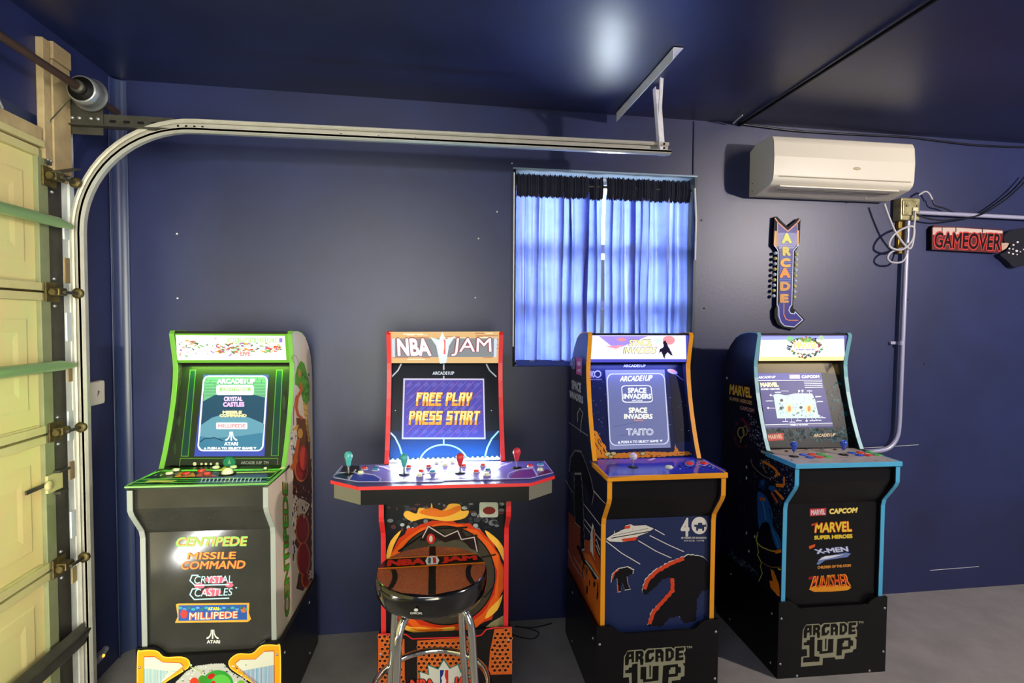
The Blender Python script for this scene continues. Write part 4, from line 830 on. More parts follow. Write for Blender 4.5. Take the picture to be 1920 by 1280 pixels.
for k in range(16):
    x = 560+k*52; a = (min(1080, x), 780 if x <= 1080 else 780-(x-1080)); 
    x0, y0 = x-360, 410+0; pts = [(max(572, x-370), 0), (0, 0)]
    p1 = (x-370, 778); p2 = (x, 408)
    # clip diagonal to the screen
    def cl(pa, pb):
        out = []
        for t in [i/60 for i in range(61)]:
            q_ = (pa[0]+(pb[0]-pa[0])*t, pa[1]+(pb[1]-pa[1])*t)
            if 572 < q_[0] < 1080: out.append(q_)
        return (out[0], out[-1]) if len(out) > 3 else None
    s_ = cl(p1, p2)
    if s_: A.line(list(s_), 3, ink((180, 110, 170) if k % 2 else (130, 120, 210), .8), 5)
for r_ in range(5):
    for k in range(9):
        x = 585+k*56+r_*11; y = 425+r_*78
        if x < 1050: A.text('NBA', [(x, y+26), (x+32, y+8), (x+26, y-14), (x-6, y+4)], ink((120, 116, 206), .8), 5, .0)
for st, q in (('FREE PLAY', [(640, 570), (1002, 570), (1016, 485), (648, 485)]), ('PRESS START', [(592, 695), (1056, 695), (1068, 608), (600, 608)])):
    A.pixtext(st, q, ink((110, 40, 40), .6), 6, grow=.0, dx=.012, dy=-.06); A.pixtext(st, q, ink((244, 160, 60), 1.0), 7, grow=.22)
    A.pixtext(st, [(q[0][0], q[0][1]-28), (q[1][0], q[1][1]-28), q[2], q[3]], ink((252, 226, 130), 1.2), 8)
A.build('screen', n['bezel'], 'lit purple screen reading FREE PLAY PRESS START')
# wide deck box
T_ = Matrix.Rotation(-math.radians(-.7257), 3, 'Z'); nM = n['M'].inverted()
hexw = [(-.372, -.669), (-.262, -.762), (.341, -.790), (.447, -.708), (.450, -.500), (-.362, -.462)]
hexl = [nM @ V((a, b, 0)) for a, b in hexw]
def shr(P_, k):
    cc = sum(P_, V((0, 0, 0)))/len(P_); return [cc+(p-cc)*k for p in P_]
b = MB(); hb_ = shr(hexl, .972); b.prism([V((p.x, p.y, .882)) for p in hb_], (0, 0, .055), BLK); b.build('deck_box', n['t'])
EPM = mat('grey_end_facet', (112, 110, 96), .35)
for i0, i1 in ((0, 1), (2, 3)):
    pa, pb = hb_[i0], hb_[i1]; dd = (pb-pa).normalized(); nn_ = V((dd.y, -dd.x, 0)); pa = pa+dd*.003; pb = pb-dd*.001
    MB().prism([pa+V((0, 0, .884)), pb+V((0, 0, .884)), pb+V((0, 0, .934)), pa+V((0, 0, .934))], nn_*.002, EPM).build('end_facet', n['t'], 'grey angled end facet')
b = MB(); b.prism([V((p.x, p.y, .936)) for p in hexl], (0, 0, .012), mat('purple_deck_board', (70, 60, 120), .35), mt2=RED); dk = b.build('control_deck', n['t'])
p_ = [V((hb_[0].x, hb_[0].y, 0)), V((hb_[1].x, hb_[1].y, 0))]
A = Art(n['M'], (0, 0, .948), (0, 0, 1)); A.fr = 'nl'; WL = ink((206, 196, 236))
A.poly([(125, 560), (280, 375), (1900, 300), (1940, 640), (540, 640)], ink((122, 112, 200)), 1)
A.poly([(150, 545), (250, 495), (440, 490), (390, 590), (330, 600)], ink((24, 52, 92)), 2); A.poly([(460, 500), (800, 540), (900, 600), (880, 632), (560, 636), (410, 600)], ink((52, 66, 176)), 2)
A.poly([(300, 380), (560, 375), (560, 480), (400, 480), (240, 480)], ink((40, 26, 40)), 2)
A.line([(125, 560), (275, 378)], 12, WL, 3); A.line([(170, 500), (330, 492), (620, 500), (800, 530), (910, 590), (890, 632)], 18, WL, 3); A.line([(500, 440), (380, 610)], 22, WL, 3)
A.line([(820, 372), (960, 400), (1110, 470), (1190, 560), (1185, 632)], 22, WL, 3); A.line([(135, 575), (545, 645), (1930, 632)], 16, WL, 3)
A.line([(1440, 630), (1470, 560), (1600, 500), (1900, 480)], 14, WL, 3); A.text('NBA JAM', (1635, 570, 1900, 602), ink((150, 30, 120)), 3, .03)
A.fr = 'nr'
A.poly([(0, 300), (1660, 300), (1815, 490), (1560, 560), (1430, 590), (0, 620)], ink((126, 110, 200)), 1); A.poly([(1110, 560), (1200, 470), (1460, 430), (1540, 560), (1430, 575), (1080, 590)], ink((130, 50, 140)), 2)
A.poly([(1560, 510), (1700, 430), (1800, 490), (1570, 540)], ink((110, 20, 60)), 2)
A.line([(1140, 320), (960, 380), (830, 480), (805, 590)], 22, WL, 3); A.line([(1480, 420), (1250, 440), (1090, 500), (1060, 560), (1090, 590)], 20, WL, 3); A.line([(1480, 420), (1550, 545)], 26, WL, 3)
A.line([(0, 612), (1430, 585), (1815, 490)], 14, WL, 3); A.line([(1660, 300), (1790, 470)], 12, WL, 3); A.line([(0, 460), (380, 480), (530, 540), (560, 600)], 14, WL, 3); A.text('JAM', (250, 560, 370, 585), ink((200, 40, 120)), 3, .03)
A.build('deck_print', dk)
CYB = mat('teal_blue_button', (40, 130, 170), .25); CRB = mat('cream_white_button')
TEAL = mat('teal_grip', (70, 160, 158), .3); REDG = mat('red_grip', (206, 56, 62), .3)
def npt(fr, x, y): return Art(n['M'], (0, 0, .949), (0, 0, 1)).at(*Z(fr, [(x, y)])[0], 0)
for fr, x, y, m_, l in (('nl', 645, 432, RB, 'red button'), ('nl', 822, 448, CYB, 'blue button'), ('nl', 578, 502, CRB, 'cream button'), ('nl', 1365, 405, RB, 'red button'), ('nl', 1690, 398, RB, 'red button'), ('nl', 1570, 478, RB, 'red button'), ('nl', 1755, 486, CYB, 'blue button'), ('nl', 1540, 545, CRB, 'cream button'), ('nl', 1822, 335, CRB, 'cream button'),
    ('nr', 40, 378, CRB, 'cream button'), ('nr', 165, 330, CRB, 'cream button'), ('nr', 342, 388, RB, 'red button'), ('nr', 657, 378, RB, 'red button'), ('nr', 550, 478, RB, 'red button'), ('nr', 740, 458, CYB, 'blue button'), ('nr', 720, 532, CRB, 'cream button'), ('nr', 1432, 392, RB, 'red button'), ('nr', 1600, 368, CYB, 'blue button'), ('nr', 1597, 452, CRB, 'cream button')):
    button(n['t'], npt(fr, x, y), .0098, m_, l, mat('pale_button_rim', (206, 200, 214), .3), .009)
for fr, x, y, m_, l, hh in (('nl', 380, 510, TEAL, 'left teal joystick', .073), ('nl', 1290, 510, TEAL, 'inner teal joystick', .066), ('nr', 285, 490, REDG, 'inner red joystick', .064), ('nr', 1212, 410, REDG, 'right red joystick', .068)):
    joystick(n['t'], npt(fr, x, y), m_, 'bat', l, hh)
# LED strip at the back of the deck
LED = mat('white_led', (206, 232, 255), .3, emit=9, ecol=(206, 232, 255))
strip_ = MB(); strip_.box((n['xi'][0], -.366, .949), (n['xi'][1], -.352, .957), mat('white_led_channel', (226, 230, 240), .4)); st_ = strip_.build('light_strip', n['t'])
for k in range(22):
    x = n['xi'][0]+.012+k*(n['xi'][1]-n['xi'][0]-.024)/21
    MB().lathe([(.005, 0), (.004, .004), (0, .0055)], (x, -.361, .957), LED, (0, -.3, 1), 8).build('led', st_)
sl = light('AREA', 'deck_strip_lamp', (0, 0, 0), 3.2, (.72, .84, 1), .43, None, .012); sl.parent = n['t']; sl.location = (0, -.372, .972); sl.rotation_euler = (math.radians(-58), 0, 0)
sl2 = light('AREA', 'bezel_strip_lamp', (0, 0, 0), 2.6, (.04, .62, 1), .43, None, .012); sl2.parent = n['t']; sl2.location = (0, -.405, .958); sl2.rotation_euler = (math.radians(180-22), 0, 0)
# lower print
A = A1(n, 'lower'); A.fr = 'n7'
A.poly([(280, 70), (1100, 60), (1092, 905), (980, 912), (930, 960), (500, 985), (430, 955), (300, 940)], ink((22, 24, 30)), 1)
rn = random.Random(8)
for k in range(90): A.disc((rn.uniform(300, 1075), rn.uniform(75, 260)), rn.uniform(6, 26), rn.uniform(6, 20), ink(rn.choice(((180, 186, 186), (120, 124, 130), (60, 62, 70), (90, 50, 50), (36, 40, 50)))), 2, 8)
A.poly(rrect(920, 75, 1045, 175, 15), ink((200, 206, 190)), 3); A.disc((985, 130), 42, 26, ink((130, 40, 30)), 4)
def ragc(cx2, cy2, rx, ry, amp, sd, k=40, cut=None):
    r2 = random.Random(sd); o_ = []
    for i in range(k):
        t = 2*math.pi*i/k; f = 1+amp*r2.uniform(-.4, 1)*(1 if i % 2 else .2); x, y = cx2+rx*f*math.cos(t), cy2+ry*f*math.sin(t)
        o_.append((min(1088, max(295, x)), min(950, max(72, y))))
    return o_
A.poly(ragc(690, 580, 395, 385, .09, 4, 60), ink((206, 60, 20)), 4); A.poly(ragc(690, 585, 385, 368, .05, 6, 44), ink((232, 96, 26)), 5); A.poly(ragc(690, 585, 345, 330, .06, 7, 40), ink((200, 50, 20)), 6)
for P_ in ([(415, 160), (440, 130), (500, 150), (520, 110), (590, 120), (600, 70), (620, 130), (690, 120), (720, 85), (790, 88), (800, 130), (850, 130), (820, 180), (700, 200), (560, 180), (470, 200)], [(960, 260), (1040, 320), (1085, 390), (1085, 470), (1040, 380), (980, 310)], [(300, 430), (330, 330), (400, 260), (350, 360), (320, 450)], [(1075, 690), (1040, 790), (960, 850), (980, 790), (1040, 730)], [(350, 850), (450, 900), (540, 905), (620, 915), (750, 900), (740, 930), (640, 955), (520, 945), (420, 920)]):
    A.poly(PS(P_, 3, True), ink((250, 186, 66)), 7)
for P_ in ([(520, 140), (600, 110), (690, 130), (780, 95), (790, 130), (690, 170), (590, 165)], [(460, 910), (560, 915), (680, 915), (640, 935), (520, 930)]): A.poly(PS(P_, 3, True), ink((236, 120, 30)), 8)
A.poly([(690+335*math.cos(t), 560+330*math.sin(t)) for t in [2*math.pi*i/40 for i in range(40)]], ink((64, 58, 46)), 7); A.disc((720, 580), 250, 260, ink((90, 86, 66)), 8, 30); A.disc((690, 640), 210, 190, ink((58, 54, 42)), 9, 30)
A.arc((690, 560), 333, 328, 0, 360, 8, ink((20, 18, 16)), 9, 50); A.line([(380, 400), (600, 250), (840, 240)], 12, ink((18, 16, 14)), 10); A.line([(930, 440), (1030, 420)], 9, ink((20, 16, 14)), 10); A.line([(860, 700), (960, 700), (1010, 640)], 7, ink((20, 18, 16)), 10)
zig = [(520, 330), (560, 250), (600, 230), (700, 290), (790, 235), (830, 300), (905, 285), (915, 400), (860, 380), (800, 310), (690, 340), (600, 290), (560, 330)]
A.poly(zig, ink((40, 26, 24)), 11); A.line([(540, 310), (580, 232), (690, 300), (775, 262), (800, 320), (885, 305), (905, 400)], 7, ink((206, 190, 180)), 12); A.disc((597, 315), 28, 34, ink((206, 50, 40)), 12); A.disc((597, 315), 12, 22, ink((226, 214, 200)), 13)
A.poly([(1090, 820), (1092, 900), (960, 905), (1000, 870)], ink((150, 140, 100)), 8)
A.build('lower_panel_print', [o for o in n['t'].children if o.name.startswith('lower_front')][0])
# riser print: pebbled leather, black bands, star crown, emblem, letters
A = A1(n, 'riser'); A.fr = 'nb'
OLE = ink((216, 98, 34)); DOT = ink((54, 20, 16)); DO2 = ink((236, 140, 70))
A.poly([(62, 262), (1780, 180), (1785, 1180), (60, 1180)], ink((28, 24, 24)), 1)
fields = [[(62, 270), (300, 290), (400, 330), (405, 900), (300, 1170), (62, 1170)], [(565, 345), (1290, 300), (1290, 1170), (565, 1170)], [(1558, 198), (1782, 180), (1784, 775), (1475, 785), (1500, 480)]]
def inside(x, y, P_):
    r2 = False
    for i in range(len(P_)):
        (a, b_), (c_, d) = P_[i], P_[i-1]
        if (b_ > y) != (d > y) and x < (c_-a)*(y-b_)/(d-b_)+a: r2 = not r2
    return r2
rn = random.Random(12)
for F_ in fields:
    A.poly(F_, OLE, 2); x0 = min(p[0] for p in F_); x1 = max(p[0] for p in F_); y0 = min(p[1] for p in F_); y1 = max(p[1] for p in F_); rr = 0; y = y0+25
    while y < min(y1, 960):
        x = x0+20+(34 if rr % 2 else 0)
        while x < x1-14:
            X, Y = x+rn.uniform(-6, 6), y+rn.uniform(-5, 5)
            if inside(X-18, Y-12, F_) and inside(X+18, Y+12, F_): A.disc((X, Y), 29, 26, DO2, 3, 7, rot=rn.random()); A.disc((X, Y), 22, 19, DOT, 4, 8)
            x += 68
        y += 52; rr += 1
A.line([(62, 262), (300, 255), (420, 265), (500, 320), (1290, 295), (1390, 270), (1450, 200), (1560, 178), (1780, 172)], 16, RED, 4)
A.poly([(580, 735), (705, 770), (690, 640), (830, 700), (905, 570), (990, 690), (1100, 635), (1130, 740), (1230, 705), (1215, 790), (1290, 780), (1290, 890), (600, 890)], ink((30, 120, 110)), 5); A.poly([(600, 745), (720, 785), (705, 660), (835, 715), (905, 595), (980, 705), (1085, 655), (1120, 755), (1215, 720), (1200, 800), (1280, 800), (1280, 885), (612, 885)], ink((214, 214, 200)), 6)
def emblem(A, x0, y0, x1, y1, L, e=0):
    w_, h_ = x1-x0, y1-y0; A.poly(rrect(x0, y0, x1, y1, w_*.2), ink((230, 228, 220), e), L)
    A.poly([(x0+.08*w_, y0+.06*h_), (x0+.5*w_, y0+.06*h_), (x0+.40*w_, y0+.3*h_), (x0+.2*w_, y0+.45*h_), (x0+.3*w_, y0+.6*h_), (x0+.1*w_, y0+.9*h_)], ink((34, 50, 120), e), L+1)
    A.poly([(x0+.6*w_, y0+.06*h_), (x1-.08*w_, y0+.06*h_), (x1-.08*w_, y1-.06*h_), (x0+.55*w_, y1-.06*h_), (x0+.72*w_, y0+.6*h_), (x0+.55*w_, y0+.35*h_)], ink((206, 50, 40), e), L+1)
emblem(A, 845, 700, 975, 960, 7)
A.text('NBA', [(450, 960), (810, 960), (790, 820), (470, 830)], ink((20, 20, 24)), 7, .1); A.text('NBA', [(465, 955), (800, 955), (780, 830), (480, 838)], ink((226, 70, 50)), 8, .03)
A.text('JAM', [(1010, 960), (1340, 955), (1290, 790), (1030, 800)], ink((20, 20, 24)), 7, .1); A.text('JAM', [(1020, 955), (1325, 950), (1280, 798), (1040, 806)], ink((226, 70, 50)), 8, .03)
A.build('riser_print', n['riser'])

# ---------- 3: orange-edged cabinet
YEL = mat('orange_yellow_edge_trim', (240, 158, 22), .35); NV = mat('navy_print_side', (22, 26, 58), .38)
s = cabinet('navy arcade cabinet with orange-yellow edges, third from the garage door under the curtained window', .8898, -.1344, math.radians(-1.0019), W0, YEL, YEL, NV, NV, mat('navy_front_panel', (26, 40, 84), .38))
mq = marquee(s, mat('blue_acrylic_frame', (84, 84, 214), .3, emit=.7)); A = A1(s, 'marquee'); A.fr = 's2'
A.poly([(272, 114), (982, 114), (988, 292), (270, 292)], ink((226, 224, 255), 1.25), 1)
A.poly([(330, 118), (700, 118), (500, 200), (420, 190)], ink((150, 130, 226), 1.4), 2)
A.disc((500, 145), 32, 13, ink((230, 140, 150), 1.2), 3); A.poly([(380, 195), (520, 185), (460, 215)], ink((240, 150, 170), 1.2), 3); A.disc((855, 150), 45, 34, ink((240, 150, 160), 1.1), 3)
for k in range(8): A.poly([(770, 152), (770+42*math.cos(k*.785+.2), 152+34*math.sin(k*.785+.2)), (770+14*math.cos(k*.785+.5), 152+12*math.sin(k*.785+.5))], ink((170, 226, 160), 1.2), 3)
A.text('SPACE', [(550, 192), (725, 192), (718, 142), (560, 142)], ink((60, 50, 90), .3), 4, .035); A.text('SPACE', [(553, 190), (722, 190), (716, 145), (562, 145)], ink((244, 232, 150), 1.5), 5, .02)
A.text('INVADERS', [(512, 250), (752, 250), (770, 200), (520, 202)], ink((60, 50, 90), .3), 4, .035); A.text('INVADERS', [(516, 247), (750, 247), (766, 203), (524, 205)], ink((244, 236, 170), 1.5), 5, .02)
A.poly(rag([(778, 250), (790, 215), (815, 200), (812, 160), (832, 150), (845, 185), (862, 215), (885, 262), (870, 262), (845, 240), (830, 258), (825, 290), (812, 270), (800, 235)], 3, 12, seed=5), ink((50, 40, 90), .2), 4)
A.build('marquee_print', mq)
A = A1(s, 'bezel'); A.fr = 's2'
A.poly([(258, 322), (1000, 322), (1078, 1018), (290, 1040)], ink((20, 36, 110), .12), 1)
A.poly([(850, 330), (1000, 330), (1060, 900), (900, 920)], ink((16, 22, 66), .05), 2)
rn = random.Random(6)
for k in range(70): A.disc((rn.uniform(270, 1010), rn.uniform(400, 960)), rn.uniform(1.5, 4), rn.uniform(1.5, 4), ink((150, 190, 240), .4), 2, 6)
mini_logo(A, (515, 330, 682, 353), (190, 190, 220)); A.text('40', (258, 380, 300, 432), ink((150, 150, 200)), 3, .02); A.arc((322, 405), 24, 24, 0, 360, 8, ink((150, 150, 200)), 3); A.text('YEARS OF INVASION', (258, 440, 352, 450), ink((130, 130, 180)), 3)
A.disc((882, 386), 40, 16, ink((150, 140, 150)), 3, rot=.3); A.disc((882, 380), 20, 8, ink((206, 110, 90)), 4, rot=.3); A.line([(900, 400), (960, 450)], 3, ink((120, 130, 190)), 3)
A.poly(rag([(272, 815), (320, 840), (350, 905), (385, 950), (400, 1010), (420, 1030), (290, 1040)], 6, 18, seed=8), ink((226, 140, 36)), 3)
for k in range(14): x = 285+rn.uniform(0, 80); y = 850+rn.uniform(0, 150); A.line([(x, y), (x+rn.uniform(5, 20), y+rn.uniform(15, 40))], 5, ink((40, 24, 16)), 4)
A.poly(rag([(400, 1005), (560, 990), (700, 985), (890, 990), (905, 930), (930, 985), (1005, 985), (1030, 1010), (700, 1030), (300, 1040)], 6, 20, seed=9), ink((214, 130, 40)), 3)
for k in range(16): A.disc((rn.uniform(430, 1000), rn.uniform(995, 1022)), 10, 3, ink((50, 28, 16)), 4, 6)
for x, y, r2 in ((400, 1005, 26), (440, 1000, 22), (420, 1020, 20), (660, 1000, 20)): A.disc((x, y), r2, r2*.6, ink((206, 190, 130)), 4, 12); A.arc((x, y), r2, r2*.6, 0, 360, 3, ink((50, 40, 30)), 5)
A.build('bezel_print', s['bezel'])
A = A1(s, 'bezel'); A.fr = 's2'; SE = .62
A.poly([(378, 374), (822, 372), (868, 955), (412, 972)], ink((142, 150, 200), SE), 6)
q = [(412, 942), (858, 930), (822, 398), (388, 402)]; A.poly(skewrect(q, .09), ink((206, 214, 240), .95), 7); q = [(418, 936), (850, 924), (816, 405), (394, 409)]; A.poly(skewrect(q, .09), ink((126, 134, 186), SE), 8)
LW = ink((236, 240, 250), 1.0)
for a, b_, r2 in (((440, 800), (640, 760), 0), ((480, 870), (600, 850), 0)): A.line([a, b_], 3, ink((104, 112, 160), .5), 9)
mini_logo(A, [(485, 462), (722, 458), (735, 412), (492, 420)], (240, 244, 255), 1.1, layer=9)
q = [(505, 620), (735, 618), (722, 488), (496, 490)]; A.poly(skewrect(q, .14), LW, 9); q = [(512, 613), (728, 611), (716, 495), (503, 497)]; A.poly(skewrect(q, .13), ink((116, 124, 180), SE), 10)
A.text('SPACE', (545, 508, 685, 548), LW, 11, .04); A.text('INVADERS', (512, 552, 722, 592), LW, 11, .04); A.text('ARCADE', (575, 598, 655, 610), LW, 11, .02)
A.text('SPACE', (552, 655, 692, 698), ink((240, 240, 226), 1), 9, .04); A.text('INVADERS', (518, 703, 732, 742), ink((240, 240, 226), 1), 9, .04); A.text('DELUXE', (595, 746, 662, 758), ink((230, 150, 130), .9), 9, .02)
A.text('TAITO', (535, 812, 738, 865), LW, 9, .03); A.text('TAITO', (539, 816, 734, 861), ink((116, 124, 180), SE), 10, -.012)
A.text('PUSH A TO SELECT GAME', [(497, 925), (775, 915), (775, 897), (497, 905)], LW, 9, .03); A.poly([(470, 925), (492, 925), (480, 906)], LW, 9); A.poly([(785, 898), (806, 897), (796, 915)], LW, 9)
A.build('screen', s['bezel'], 'lit slate-blue game menu screen')
dk = deck(s, mat('blue_print_deck', (60, 70, 170), .08, coat=.6), YEL); A = A1(s, 'deck'); A.fr = 's2'
rn = random.Random(15)
A.poly([(300, 1045), (1080, 1022), (1290, 1128), (395, 1180)], ink((58, 62, 172), 0, .12), 1)
A.poly([(310, 1050), (480, 1045), (470, 1110), (400, 1150)], ink((96, 66, 140), 0, .12), 2)
for k in range(60):
    x = rn.uniform(880, 1180); y = rn.uniform(1045, 1120)
    if x < 960+(y-1020)*2.2+60: A.poly([(x, y), (x+rn.uniform(8, 30), y+rn.uniform(-8, 4)), (x+rn.uniform(4, 20), y+rn.uniform(4, 10))], ink(rn.choice(((110, 170, 226), (40, 40, 120), (150, 200, 240), (50, 50, 140))), 0, .15), 3)
for x, y, r2 in ((1012, 1078, 34), (1118, 1076, 34), (858, 1105, 28)): A.arc((x, y), r2, r2*.55, 0, 360, 4, ink((150, 200, 235), 0, .15), 4)
A.poly([(690, 1052), (740, 1036), (760, 1040), (720, 1056)], ink((214, 190, 200), 0, .15), 3)
A.build('deck_print', dk)
joystick(s['t'], deckpt(s, 's2', 588, 1103), mat('pearl_ball_grip', (222, 206, 220), .2), 'ball', 'white ball-top joystick', .05)
for x, y, m_, l in ((1012, 1078, RB, 'red button'), (1118, 1076, RB, 'red button'), (858, 1105, WB, 'white button')): button(s['t'], deckpt(s, 's2', x, y), .0125, m_, l, m_, .007)
# front print
A = A1(s, 'lower'); A.fr = 's3'; W_ = ink((222, 218, 206)); RD = ink((216, 72, 40)); BKK = ink((20, 18, 22))
ship = [(305, 415), (350, 385), (380, 372), (425, 350), (420, 335), (455, 325), (475, 335), (545, 330), (580, 345), (598, 352), (560, 378), (500, 400), (485, 425), (400, 435), (330, 432)]
A.poly(ship, W_, 2); A.line(ship, 3, BKK, 3, True); A.poly([(418, 340), (455, 332), (450, 352), (420, 354)], RD, 4); A.poly([(400, 415), (500, 402), (480, 425), (410, 430)], RD, 4); A.line([(340, 410), (580, 368)], 5, BKK, 4); A.line([(350, 395), (560, 352)], 2, BKK, 4)
for k in range(6): A.line([(355+k*38, 388-k*6), (358+k*38, 366-k*6)], 3, W_, 4)
for P_ in ([(308, 428), (400, 500), (512, 566)], [(500, 425), (610, 490), (700, 530)], [(570, 395), (680, 450), (775, 492)], [(600, 358), (660, 392)]): A.line(P_, 5, W_, 2)
A.text('4', (755, 288, 808, 402), W_, 2, .02); A.disc((868, 335), 48, 52, W_, 2, 26)
for x, y in ((-2, 0), (-1, 0), (0, 0), (1, 0), (-1, -1), (0, -1), (-2, 1), (-1, 1), (0, 1), (1, 1), (-2, 2), (1, 2), (-3, 0), (2, 0)): A.poly([(872+x*12, 330+y*12), (884+x*12, 330+y*12), (884+x*12, 342+y*12), (872+x*12, 342+y*12)], ink((40, 52, 84)), 3)
A.text('40 YEARS OF INVASION', (757, 403, 912, 415), W_, 2, .02); A.text('SINCE 1978', (775, 422, 895, 430), W_, 2, .0)
# ragged dark rock arches with red-lit edges (plain stand-ins)
rock = [(935, 585), (905, 535), (870, 515), (800, 505), (775, 520), (700, 545), (600, 600), (545, 650), (522, 720), (540, 745), (600, 700), (640, 650), (690, 640), (715, 660), (712, 730), (640, 790), (580, 850), (555, 930), (640, 932), (690, 880), (745, 872), (775, 915), (842, 900), (850, 770), (880, 720), (935, 710)]
A.poly(rag(rock, 6, 14, seed=31), W_, 2); A.poly(rag([(a+3, b_+5) for a, b_ in rock], 5, 14, seed=31), BKK, 3)
A.line(rag([(775, 532), (700, 560), (610, 612), (560, 660), (537, 715)], 5, 16, False, 4), 22, RD, 4); A.line(rag([(705, 650), (708, 725), (640, 800), (590, 860), (568, 925)], 4, 16, False, 5), 22, RD, 4)
r2_ = [(335, 680), (342, 625), (380, 590), (440, 578), (478, 600), (470, 625), (435, 640), (440, 680), (455, 720), (420, 725), (408, 680), (395, 735), (375, 738), (372, 650), (350, 660)]
A.poly(rag(r2_, 3, 8, seed=7), W_, 2); A.poly(shrink(rag(r2_, 3, 8, seed=7), .93), BKK, 3); A.line([(345, 655), (360, 615), (385, 600)], 6, RD, 4); A.line([(380, 735), (378, 690)], 5, RD, 4)
A.build('lower_panel_print', [o for o in s['t'].children if o.name.startswith('lower_front')][0])
# left side print
A = A1(s, 'left'); A.fr = 'sd'
des = [(25, 250), (120, 345), (150, 470), (215, 490), (278, 630), (280, 810), (280, 1165), (270, 1165), (110, 870), (25, 700)]
A.poly(des, ink((176, 78, 34)), 1); A.poly([(120, 560), (200, 600), (278, 760), (278, 1150), (180, 950), (110, 700)], ink((206, 106, 30)), 2)
A.poly(rag([(200, 560), (205, 420), (222, 345), (240, 400), (245, 520), (240, 650), (225, 610)], 4, 20, seed=3), ink((214, 226, 220)), 3); A.poly([(222, 400), (232, 370), (243, 470), (245, 640), (228, 610)], ink((214, 84, 40)), 4)
for a, b_ in (((0, -10), (60, 100)), ((225, 85), (325, 190)), ((150, 190), (285, 362)), ((155, 310), (285, 480)), ((150, 350), (200, 420)), ((250, 470), (278, 560)), ((250, 520), (278, 600))): A.line([a, b_], 5, W_, 3)
blk = [(75, -60), (130, -60), (140, 60), (150, 250), (158, 560), (125, 570), (122, 380), (80, 340), (70, 120)]
A.poly(rag(blk, 4, 30, seed=1), W_, 3); A.poly(shrink(rag(blk, 4, 30, seed=1), .95), BKK, 4)
A.line(rag([(105, 520), (150, 640), (200, 690), (250, 790)], 6, 20, False, 2), 24, BKK, 4); A.line([(165, 640), (210, 700), (270, 790)], 10, ink((200, 220, 220)), 5)
for k in range(18): x = rn.uniform(120, 265); y = 640+(x-120)*.9+rn.uniform(0, 220); A.disc((x, min(y, 1000)), 4, rn.uniform(14, 50), ink(rn.choice(((60, 30, 20), (120, 50, 20), (40, 20, 16)))), 5, 7)
A.line([(25, 560), (60, 650), (110, 740), (160, 790), (150, 750), (70, 610)], 5, ink((220, 190, 180)), 5)
A.fr = 'su'
A.text('40', [(62, 175), (100, 185), (98, 95), (62, 80)], ink((190, 190, 230)), 1, .03); A.poly([(108, 80), (155, 92), (153, 232), (108, 215)], ink((214, 90, 150)), 1); A.disc((131, 135), 15, 20, ink((244, 200, 226)), 2); A.text('40', [(117, 200), (146, 207), (146, 180), (117, 172)], ink((244, 220, 240)), 2)
A.text('SPACE', [(75, 335), (148, 370), (150, 290), (72, 262)], ink((206, 206, 216)), 2, .04); A.text('INVADERS', [(60, 405), (165, 458), (165, 395), (57, 345)], ink((206, 206, 216)), 2, .04)
A.line(rag([(120, 600), (120, 530), (140, 490), (165, 530), (150, 600), (145, 690)], 4, 20, False, 3), 5, ink((200, 200, 206)), 2); A.line([(50, 605), (130, 660), (205, 712)], 6, ink((180, 180, 200)), 2)
bl2 = [(50, 1000), (60, 880), (100, 820), (150, 830), (190, 930), (230, 1050), (255, 1180), (235, 1270), (200, 1150), (165, 1070), (160, 1280), (100, 1280), (90, 1050), (75, 990)]
A.poly(rag(bl2, 4, 24, seed=12), ink((150, 140, 150)), 1); A.poly(shrink(rag(bl2, 4, 24, seed=12), .94), ink((14, 12, 18)), 2)
A.line([(250, 1150), (305, 1215)], 7, W_, 2)
A.build('side_print', s['sides'][0])

# ---------- 4: blue-edged cabinet
BLU = mat('light_blue_edge_trim', (80, 174, 214), .35); DKS = mat('black_navy_print_side', (14, 15, 30), .38)
m = cabinet('black arcade cabinet with light blue edges, right of the orange-edged one below the arrow sign', 1.7234, -.0595, math.radians(-1.7442), W0, BLU, mat('pale_teal_edge_trim', (120, 180, 190), .35), DKS, DKS, BLK)
mq = marquee(m, mat('lilac_acrylic_frame', (120, 116, 190), .3, emit=.6)); A = A1(m, 'marquee'); A.fr = 'm4'
A.poly([(372, 130), (1032, 126), (1042, 322), (352, 326)], ink((250, 226, 160), 1.2), 1); A.poly([(372, 130), (1032, 126), (1040, 290), (358, 292)], ink((240, 244, 255), 1.4), 2)
A.poly([(372, 130), (1032, 126), (1034, 150), (370, 158)], ink((150, 160, 235), 1.4), 3)
rn = random.Random(17)
for k in range(120):
    t = rn.uniform(0, 6.28); x = 720+rn.uniform(.75, 1.0)*145*math.cos(t); y = 215+rn.uniform(.6, 1)*85*math.sin(t)
    A.disc((x, y), rn.uniform(3, 14), rn.uniform(3, 9), ink(rn.choice(((120, 190, 110), (60, 110, 90), (200, 90, 80), (90, 110, 190), (190, 190, 90), (60, 70, 70))), .7), 4, 7, rot=rn.uniform(-1, 1))
A.disc((600, 150), 26, 24, ink((150, 220, 160), 1), 4); A.disc((850, 140), 22, 18, ink((190, 220, 180), 1), 4); A.disc((730, 160), 42, 20, ink((150, 210, 110), 1), 4)
A.text('MARVEL', (635, 168, 815, 225), ink((190, 150, 60), .8), 5, .03); A.text('MARVEL', (638, 171, 812, 222), ink((252, 240, 140), 1.6), 6, .02); A.text('SUPER HEROES', (648, 228, 800, 240), ink((130, 110, 190), .8), 5, .02)
A.build('marquee_print', mq)
A = A1(m, 'bezel'); A.fr = 'm4'
A.poly([(345, 330), (1052, 328), (1140, 1018), (412, 1018), (350, 600)], ink((16, 20, 22)), 1)
